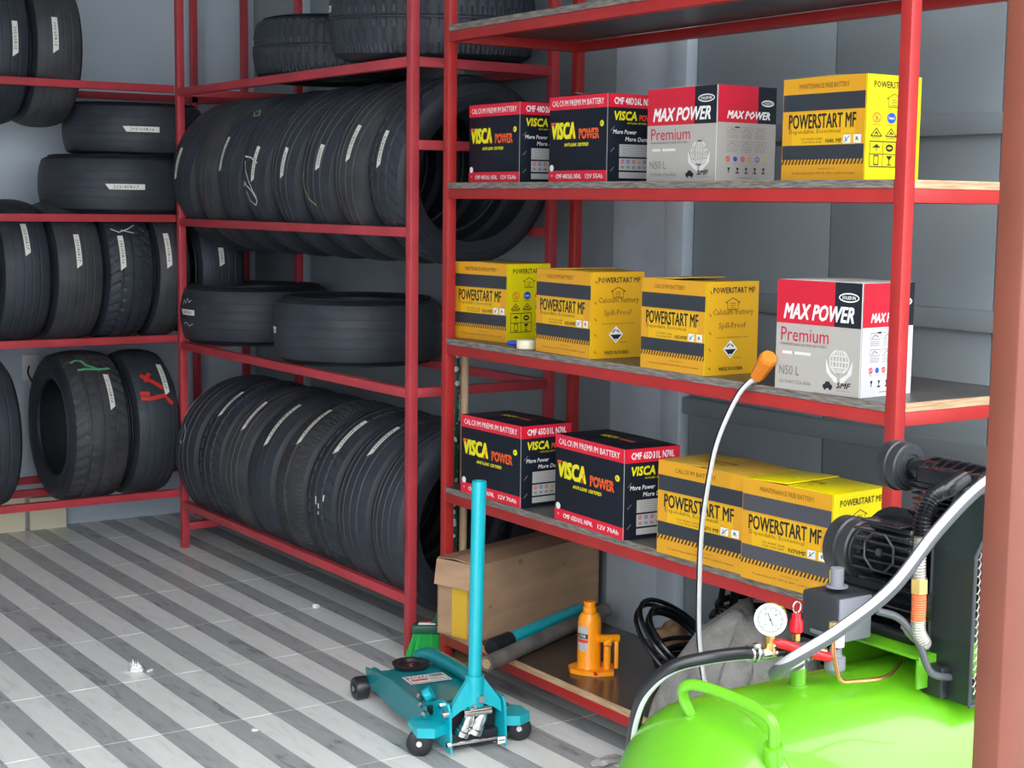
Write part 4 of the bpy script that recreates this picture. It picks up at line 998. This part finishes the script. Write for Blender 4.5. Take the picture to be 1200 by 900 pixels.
# ------------------------------------------------------------------ air compressor
CY, CZ, CR = 1.88, 0.405, 0.23
t = thing('air_compressor', 'large green tank air compressor with black pump and motor at the right', 'compressor', (2.2, CY, 0))
def pw(name, mb, parent=None, **k): return mb.build(name, parent or t, world=True, **k)
dep = .13; prof = []
for i in range(13):
    a = PI / 2 * i / 12; prof.append((1.70 - dep * math.cos(a), CR * math.sin(a) ** .92))
L0, L1 = 1.57, 2.93
pr = [((x - L0) / (L1 - L0), r) for x, r in prof] + [((1.706 - L0) / (L1 - L0), CR), ((1.708 - L0) / (L1 - L0), CR - .0015), ((1.712 - L0) / (L1 - L0), CR - .0015), ((1.714 - L0) / (L1 - L0), CR)]
pr += [(1 - a, r) for a, r in reversed([((x - L0) / (L1 - L0), r) for x, r in prof])]
m = M1('compressor_green'); m.lathe((L0, CY, CZ), (L1, CY, CZ), pr, 64); tank = pw('tank', m, angle=60)
# foot brackets and wheels
for x in (1.80, 2.70):
    m = M1('compressor_green'); m.box((x - .025, CY - .17, .06), (x + .025, CY - .16, .30), .002); m.box((x - .025, CY + .16, .06), (x + .025, CY + .17, .30), .002); m.box((x - .025, CY - .17, .055), (x + .025, CY + .17, .065)); pw('foot_bracket', m)
    for sg in (-1, 1):
        m = M1('black_matte'); m.lathe((x, CY + sg * .175, .0605), (x, CY + sg * .215, .0605), [(0, .05), (.15, .06), (.85, .06), (1, .05)], 28); w = pw('wheel', m)
        m = M1('steel'); m.cyl((x, CY + sg * .173, .0605), (x, CY + sg * .219, .0605), .014, n=14); pw('hub', m, w)
# carrying handle on the domed end
m = M1('compressor_green')
hp = [(1.655, 1.900, .612), (1.640, 1.905, .645), (1.632, 1.895, .668), (1.640, 1.870, .676), (1.655, 1.80, .672), (1.664, 1.735, .660), (1.668, 1.722, .640), (1.675, 1.730, .600)]
m.tube(spline(hp, 6), .0095, 12); m.cyl((1.655, 1.900, .618), (1.660, 1.898, .592), .016, n=14); m.cyl((1.672, 1.728, .612), (1.682, 1.735, .582), .016, n=14); pw('handle', m)
# platform (inverted channel)
m = M1('compressor_green')
m.box((2.055, 1.775, .676), (2.78, 1.980, .682), .001); m.box((2.055, 1.974, .60), (2.78, 1.980, .68), .001); m.box((2.055, 1.775, .625), (2.78, 1.781, .68), .001); pw('platform', m)
# outlet nipple and manifold
m = M1('compressor_green'); m.cyl((1.874, 1.88, .625), (1.874, 1.88, .667), .0135, n=20); m.cyl((1.874, 1.88, .624), (1.874, 1.88, .638), .017, n=20); pw('outlet_nipple', m)
m = M1('steel'); m.cyl((1.874, 1.88, .665), (1.874, 1.88, .690), .012, n=6); pw('hex_fitting', m)
m = M1('black_plastic'); m.box((1.835, 1.865, .690), (1.895, 1.895, .716), .005); m.cyl((1.815, 1.88, .703), (1.84, 1.88, .703), .010, n=14); man = pw('manifold', m)
m = M1('brass'); m.cyl((1.806, 1.88, .722), (1.806, 1.88, .742), .0085, n=6); m.cyl((1.806, 1.88, .70), (1.806, 1.88, .722), .011, n=12); m.cyl((1.865, 1.88, .714), (1.865, 1.88, .730), .008, n=6); m.cyl((1.89, 1.87, .700), (1.915, 1.86, .692), .010, n=12); pw('brass_fitting', m, man)
# pressure gauge facing the camera side
gc = Vector((1.800, 1.872, .765)); gd = Vector((-.92, -.72, .12)).normalized()
m = M1('chrome'); m.lathe(gc - gd * .012, gc + gd * .016, [(0, .0245), (.1, .0257), (.8, .0257), (.85, .0273), (1, .0273), (1, .0237), (.9, .0233)], 36, caps=True); gg = pw('pressure_gauge', m)
u = Vector((0, 0, 1)).cross(gd).normalized(); w = gd.cross(u)
mb = MB(); F = Face2D(mb, lambda a, b, L: tuple(gc + gd * (.0162 + .0003 * L) + (u * a + w * b) * .815))
F.disc(0, 0, .0285, 'dial_face', 0, 36)
for k in range(11):
    a = R_(225 - 27 * k); F.line([(.024 * math.cos(a), .024 * math.sin(a)), (.020 * math.cos(a), .020 * math.sin(a))], .0009, 'ink_black', 1)
F.ringp(0, 0, .0255, .0007, 'ink_black', 1, 36); F.line([(.006, -.012), (-.006, .014)], .0014, 'ink_black', 2); F.disc(0, 0, .0022, 'ink_black', 3, 10)
for k, s_ in enumerate(('0', '4', '8', '12')):
    a = R_(225 - 90 * k); F.text(s_, .015 * math.cos(a) - .002, .015 * math.sin(a) - .002, .0045, .0045, 'ink_black', 1, res=1)
pw('dial', mb, gg, smooth=False)
m = M1('steel'); m.cyl((1.806, 1.88, .735), (1.806, 1.88, .748), .007, n=10); pw('gauge_stem', m)
# relief valve
m = M1('red_plastic'); m.lathe((1.865, 1.88, .728), (1.865, 1.88, .762), [(0, .008), (.1, .0115), (.6, .0115), (.75, .0085), (1, .0080)], 18); rv = pw('relief_valve', m)
m = M1('steel'); m.tube([(1.865 + .009 * math.cos(a), 1.88, .773 + .010 * math.sin(a)) for a in [2 * PI * i / 20 for i in range(21)]], .0013, 6, False); m.cyl((1.865, 1.88, .758), (1.865, 1.88, .766), .0025, n=8); pw('pull_ring', m, rv)
# ball valves
for (c, a, b) in (((1.800, 1.88, .703), (1.812, 1.868, .722), (1.858, 1.852, .706)), ((1.898, 1.868, .690), (1.885, 1.855, .694), (1.925, 1.845, .684))):
    m = M1('steel'); m.cyl(Vector(c) + Vector((-.015, 0, 0)), Vector(c) + Vector((.015, 0, 0)), .0105, n=14); m.cyl(c, Vector(a), .0045, n=8); v = pw('ball_valve', m)
    m = M1('red_plastic'); A = Vector(a); Bv = Vector(b); d = (Bv - A).normalized(); mid = (A + Bv) / 2
    m.lathe(A - d * .006, Bv, [(0, .004), (.15, .0085), (.7, .0085), (1, .005)], 12); pw('lever', m, v)
m = M1('box_grey'); m.lathe((1.930, 1.85, .700), (1.930, 1.85, .655), [(0, .010), (.3, .012), (.35, .018), (.8, .018), (1, .010)], 16); pw('drain_cap', m)
m = M1('white_plastic'); m.cyl((1.925, 1.84, .706), (1.925, 1.84, .725), .011, n=14); pw('valve_collar', m)
# pressure switch box
sw = Matrix.Rotation(0, 3, 'Z')
m = M1('box_dark'); m.box((1.950, 1.868, .698), (2.032, 1.955, .779), .006); ps = pw('pressure_switch', m)
m = M1('box_grey'); m.box((1.953, 1.864, .700), (2.031, 1.869, .777), .002); pw('cover_face', m, ps)
m = M1('box_grey'); m.box((1.948, 1.880, .706), (1.9505, 1.930, .713), .0005); pw('nameplate', m, ps)
m = M1('box_grey'); m.lathe((1.985, 1.905, .788), (1.985, 1.905, .822), [(0, .020), (.08, .020), (.1, .012), (1, .012)], 18); pw('stem', m, ps)
# copper line and grey lead
m = M1('copper'); m.tube(spline([(1.872, 1.80, .745), (1.874, 1.80, .715), (1.880, 1.80, .69), (1.893, 1.80, .662), (1.925, 1.80, .655), (2.00, 1.80, .650), (2.07, 1.83, .655), (2.13, 1.88, .645)], 8), .0035, 10); pw('copper_line', m)
m = M1('brass'); m.cyl((1.872, 1.80, .735), (1.872, 1.80, .765), .0085, n=6); pw('brass_nut', m)
m = M1('hose_grey'); m.tube(spline([(1.975, 1.80, .770), (2.01, 1.78, .755), (2.035, 1.76, .715), (2.055, 1.75, .665), (2.09, 1.745, .650), (2.12, 1.745, .648)], 8), .0065, 10); pw('power_lead', m)
m = M1('black_plastic'); m.box((2.080, 1.745, .612), (2.130, 1.800, .668), .005); pw('junction_box', m)

# electric motor under the pump, axis across the tank
m = M1('pump_black'); m.cyl((2.16, 1.80, .762), (2.16, 2.02, .762), .062, n=40)
for k in range(26):
    a = 2 * PI * k / 26; d = Vector((math.cos(a), 0, math.sin(a)))
    m.obox(Vector((2.16, 1.91, .762)) + d * .065, (.014, .20, .003), Matrix(((d.x, 0, -d.z), (0, 1, 0), (d.z, 0, d.x))))
m.lathe((2.16, 1.795, .762), (2.16, 1.780, .762), [(0, .068), (.5, .066), (1, .045)], 36); m.box((2.10, 1.83, .682), (2.22, 2.0, .705), .003); pw('motor', m)
m = M1('brass'); m.lathe((2.02, 1.955, .755), (2.03, 1.96, .715), [(0, .012), (.4, .018), (1, .016)], 16); pw('brass_plug', m)
# crankcase and two finned cylinder heads in a V
m = M1('pump_black'); m.lathe((2.32, 1.80, .80), (2.32, 2.02, .80), [(0, .085), (.06, .095), (.9, .095), (1, .08)], 36); m.box((2.25, 1.82, .682), (2.40, 2.0, .74), .005); pw('crankcase', m)
def fins(m, c, size, axis, n, th):
    """stack of thin plates along an axis direction (unit Matrix columns)"""
    c = Vector(c)
    for k in range(n):
        s_ = (k + .5) / n - .5; m.obox(c + axis.col[0] * (s_ * size[0]), (th, size[1], size[2]), axis, 0)
# left-pointing cylinder and head
rotA = Matrix.Rotation(R_(18), 3, 'Y')       # local x roughly along -x tilted up
ax = Matrix((( -math.cos(R_(14)), 0, math.sin(R_(14))), (0, 1, 0), (math.sin(R_(14)), 0, math.cos(R_(14))))).to_3x3()
hc = Vector((2.105, 1.872, .848))
m = M1('pump_black'); m.cyl(Vector((2.30, 1.90, .806)), hc, .045, n=28)
for k in range(9):
    p = Vector((2.235, 1.90, .822)).lerp(Vector((2.115, 1.90, .852)), k / 8); d = (hc - Vector((2.30, 1.885, .806))).normalized()
    m.lathe(p - d * .002, p + d * .002, [(0, .066), (1, .066)], 28)
pw('cylinder', m)
m = MB().use('pump_black')
for k in range(7):
    z = -.051 + .017 * k; hwid = .062 if abs(z) < .04 else .046
    m.obox(hc + Vector((-.018, 0, z)), (.070, hwid * 2, .0045), Euler((0, 0, 0)), .001)
m.box((hc.x - .030, hc.y - .050, hc.z - .048), (hc.x + .02, hc.y + .050, hc.z + .048), .012)
hl = pw('cylinder_head', m)
m = M1('filter_black'); n = 8; P = [(hc.x - .0535, hc.y + .036 * math.cos(2 * PI * i / n + .39), hc.z + .036 * math.sin(2 * PI * i / n + .39)) for i in range(n + 1)]; m.tube(P, .0022, 6, False); m.cyl((hc.x - .056, hc.y, hc.z), (hc.x - .050, hc.y, hc.z), .007, n=6); pw('head_boss', m, hl)
# upper cylinder and head
hu = Vector((2.250, 1.865, .966))
m = M1('pump_black'); m.cyl((2.30, 1.885, .86), (2.262, 1.875, .965), .045, n=28)
for k in range(7):
    p = Vector((2.290, 1.885, .885)).lerp(Vector((2.265, 1.876, .950)), k / 6); m.box((p.x - .062, p.y - .066, p.z - .002), (p.x + .062, p.y + .066, p.z + .002), .0008)
pw('cylinder', m)
m = M1('pump_black'); m.box((hu.x - .045, hu.y - .078, hu.z - .026), (hu.x + .050, hu.y + .070, hu.z + .016), .010)
for k in range(7):
    y = hu.y - .070 + .022 * k; P = [(hu.x - .040 + .085 * i / 8, hu.z + .014 + .014 * math.sin(PI * i / 8)) for i in range(9)]
    m.prism([(a, b) for a, b in P] + [(hu.x + .045, hu.z), (hu.x - .040, hu.z)], 'y', y - .003, y + .003)
hh = pw('cylinder_head', m)
m = M1('pump_black'); m.cyl((hu.x - .03, hu.y + .02, hu.z - .045), (hu.x - .03, hu.y + .02, hu.z - .026), .008, n=8); pw('drain_cock', m, hh)
# round intake filters on the far side of each head
def filt(c, r, dy, neck):
    c = Vector(c); m = M1('filter_black')
    m.lathe(c + Vector((0, dy, 0)), c, [(0, r * .92), (.04, r), (.40, r), (.44, r * 1.03), (.50, r * 1.03), (.54, r * .97), (.90, r * .97), (.95, r * .92), (.95, r * .80), (1.0, r * .78), (1.0, r * .55), (.96, r * .53), (.96, r * .42), (1.05, r * .40), (1.05, r * .2)], 44)
    f = pw('air_filter', m)
    m = M1('pump_black'); m.cyl(c + Vector((0, .01, 0)), neck, .019, n=20); pw('intake_neck', m, f)
filt((2.122, 1.965, .826), .056, .060, (2.118, 1.90, .834))
filt((2.232, 1.965, .970), .046, .052, (2.235, 1.90, .970))
# discharge hose: ribbed black elbow, brass nut, orange ribbed pipe, steel elbow
def ribbed(mt, P, r, amp, pitch, n=14):
    Q = spline(P, 24); m = M1(mt); L = 0; R2 = []
    for i in range(len(Q)):
        if i: L += (Q[i] - Q[i - 1]).length
        R2.append(L)
    N = max(8, int(L / (pitch / 4))); out = []; k = 0
    for i in range(N + 1):
        d = L * i / N
        while k < len(R2) - 2 and R2[k + 1] < d: k += 1
        f = 0 if R2[k + 1] == R2[k] else (d - R2[k]) / (R2[k + 1] - R2[k]); out.append(Q[k].lerp(Q[k + 1], f))
    m.tube(out, lambda s_: r + amp * math.sin(2 * PI * s_ * L / pitch), n); return m
dp = ribbed('pump_black', [(2.16, 1.785, .982), (2.10, 1.765, .975), (2.055, 1.76, .965), (2.034, 1.76, .935), (2.030, 1.76, .90)], .0140, .0018, .006); dh = pw('discharge_hose', dp)
pw('ribbed_sleeve', ribbed('galvanised', [(2.030, 1.76, .905), (2.028, 1.76, .86), (2.030, 1.76, .822)], .0110, .0012, .005), dh)
m = M1('brass'); m.cyl((2.030, 1.76, .828), (2.031, 1.76, .803), .0150, n=6); pw('brass_nut', m, dh)
pw('copper_sleeve', ribbed('orange_pipe', [(2.031, 1.76, .806), (2.032, 1.76, .78), (2.032, 1.76, .752)], .0118, .0012, .0042), dh)
pw('steel_elbow', ribbed('galvanised', [(2.032, 1.76, .755), (2.034, 1.76, .735), (2.046, 1.76, .716), (2.065, 1.775, .708), (2.090, 1.81, .706), (2.12, 1.86, .706)], .0125, .0006, .0042), dh)
# belt guard with honeycomb mesh, pulley behind it
G0, G1 = 1.702, 1.792
outl = [(2.100, .608), (2.100, .868), (2.160, .962), (2.60, .962), (2.68, .87), (2.68, .608)]
m = M1('guard_green_black'); n = len(outl); ic = Vector((2.39, .80))
inn = [(ic.x + (x - ic.x) * .975, ic.y + (z - ic.y) * .95) for x, z in outl]
V = [(x, G1, z) for x, z in outl] + [(x, G0, z) for x, z in outl] + [(x, G0, z) for x, z in inn] + [(x, G1 - .004, z) for x, z in inn]
fs = []
for i in range(n):
    j = (i + 1) % n; fs += [[i, j, n + j, n + i], [n + i, n + j, 2 * n + j, 2 * n + i], [2 * n + i, 2 * n + j, 3 * n + j, 3 * n + i]]
fs += [[i for i in range(n)][::-1], [3 * n + i for i in range(n)]]
m.add(V, fs); gd_ = pw('belt_guard', m, smooth=False)
m = M1('box_dark')
for y in (G0 - .001, G1 + .001): m.tube([(x, y, z) for x, z in outl] + [(outl[0][0], y, outl[0][1])], .003, 8, False)
pw('rolled_edge', m, gd_)
m = M1('galvanised'); s_ = .0085
def inside(x, z):
    c = None
    for i in range(n):
        a = inn[i]; b = inn[(i + 1) % n]; k = (b[0] - a[0]) * (z - a[1]) - (b[1] - a[1]) * (x - a[0])
        if c is None: c = k > 0
        elif (k > 0) != c: return False
    return True
for i in range(60):
    for j in range(40):
        x = 2.10 + i * s_ * 1.5; z = .61 + j * s_ * 1.732 + (s_ * .866 if i % 2 else 0)
        if x > 2.40 or not inside(x, z): continue
        for a0 in (0, 60, 120):
            a, b = R_(a0), R_(a0 + 60)
            p = Vector((x + s_ * math.cos(a), G0 + .004, z + s_ * math.sin(a))); q = Vector((x + s_ * math.cos(b), G0 + .004, z + s_ * math.sin(b)))
            m.cyl(p, q, .0012, n=3, caps=False)
mo = pw('wire_mesh', m, gd_, smooth=False); mo['kind'] = 'stuff'
m = M1('steel'); m.lathe((2.39, G0 + .03, .83), (2.39, G0 + .055, .83), [(0, .13), (.2, .14), (.5, .132), (.8, .14), (1, .13)], 40); m.cyl((2.39, G0 + .02, .83), (2.39, G0 + .08, .83), .03, n=20); pw('pulley', m)

# ------------------------------------------------------------------ hoses
def hose(name, label, P, r, base, stripe_mt, sdir, sw=.28, cat='hose', n=16):
    """round hose with one moulded stripe"""
    Q = spline(P, 10); m = MB().use(base); m.tube(Q, r, n, stripe=sdir)
    k = max(1, int(round(n * sw)))
    if stripe_mt:
        m.mats.append(stripe_mt); si = len(m.mats) - 1
        for q in range(len(Q) - 1):
            for i in range(n):
                if i < k / 2 or i >= n - k / 2: m.mi[q * n + i] = si
    o = m.build(name, angle=60); return tag(o, label, cat)
o = hose('air_hose', 'thick silvery air hose running from upper right down across the compressor',
     [(2.20, 1.30, 1.25), (2.03, 1.52, 1.08), (1.965, 1.58, 1.025), (1.885, 1.60, .957), (1.785, 1.60, .876), (1.698, 1.62, .820), (1.662, 1.67, .772), (1.690, 1.74, .728), (1.755, 1.81, .694), (1.862, 1.868, .680)], .0105, 'hose_grey', 'hose_silver', (-.45, -.6, .5), .20)
o = hose('air_hose', 'black air hose with white stripe arching left from the compressor valve',
     [(1.795, 1.885, .700), (1.765, 1.90, .703), (1.70, 1.92, .700), (1.655, 1.95, .685), (1.638, 1.985, .650), (1.640, 2.02, .60), (1.66, 2.06, .52), (1.70, 2.10, .40)], .0115, 'hose_black', 'hose_white', (-.20, -.30, -1.0), .12, n=24)
m = M1('steel'); m.tube([(1.783 + .002 * math.sin(a), 1.892 + .0125 * math.cos(a), .702 + .0125 * math.sin(a)) for a in [2 * PI * i / 20 for i in range(21)]], .003, 6, False); m.tube([(1.775, 1.896 + .0125 * math.cos(a), .702 + .0125 * math.sin(a)) for a in [2 * PI * i / 20 for i in range(21)]], .003, 6, False); m.box((1.772, 1.880, .712), (1.786, 1.892, .722), .002)
m.build('hose_clamp', o)
t = thing('inflator_hose', 'slim black and white hose hanging down from the orange nozzle grip', 'hose', (2.43, 2.66, 1.0385))
H = [(2.49, 2.67, 1.05), (2.474, 2.672, 1.045), (2.455, 2.685, 1.019), (2.43, 2.699, 0.961), (2.41, 2.712, 0.891), (2.4, 2.724, 0.799), (2.395, 2.735, 0.696), (2.39, 2.733, 0.575), (2.39, 2.729, 0.453), (2.395, 2.718, 0.361), (2.4, 2.704, 0.317), (2.41, 2.62, .20)]
Q = spline(H, 10); n = 12; m = MB().use('hose_black'); m.tube(Q, .0068, n, stripe=(.35, -.85, 0)); m.mats.append('hose_white')
for q in range(len(Q) - 1):
    for i in range(n):
        if i < 3 or i >= n - 2: m.mi[q * n + i] = 1
m.build('hose', t, world=True, angle=60)
m = M1('orange_rubber'); A = Vector((2.492, 2.668, 1.056)); Bv = Vector((2.472, 2.606, 1.110)); d = Bv - A
m.lathe(A, Bv, [(0, .010), (.05, .0165), (.45, .019), (.9, .021), (1, .018)], 8); m.build('grip', t, world=True, angle=20)
m = M1('steel'); m.cyl(A - d * .14, A + d * .03, .0095, n=14); m.build('ferrule', t, world=True)
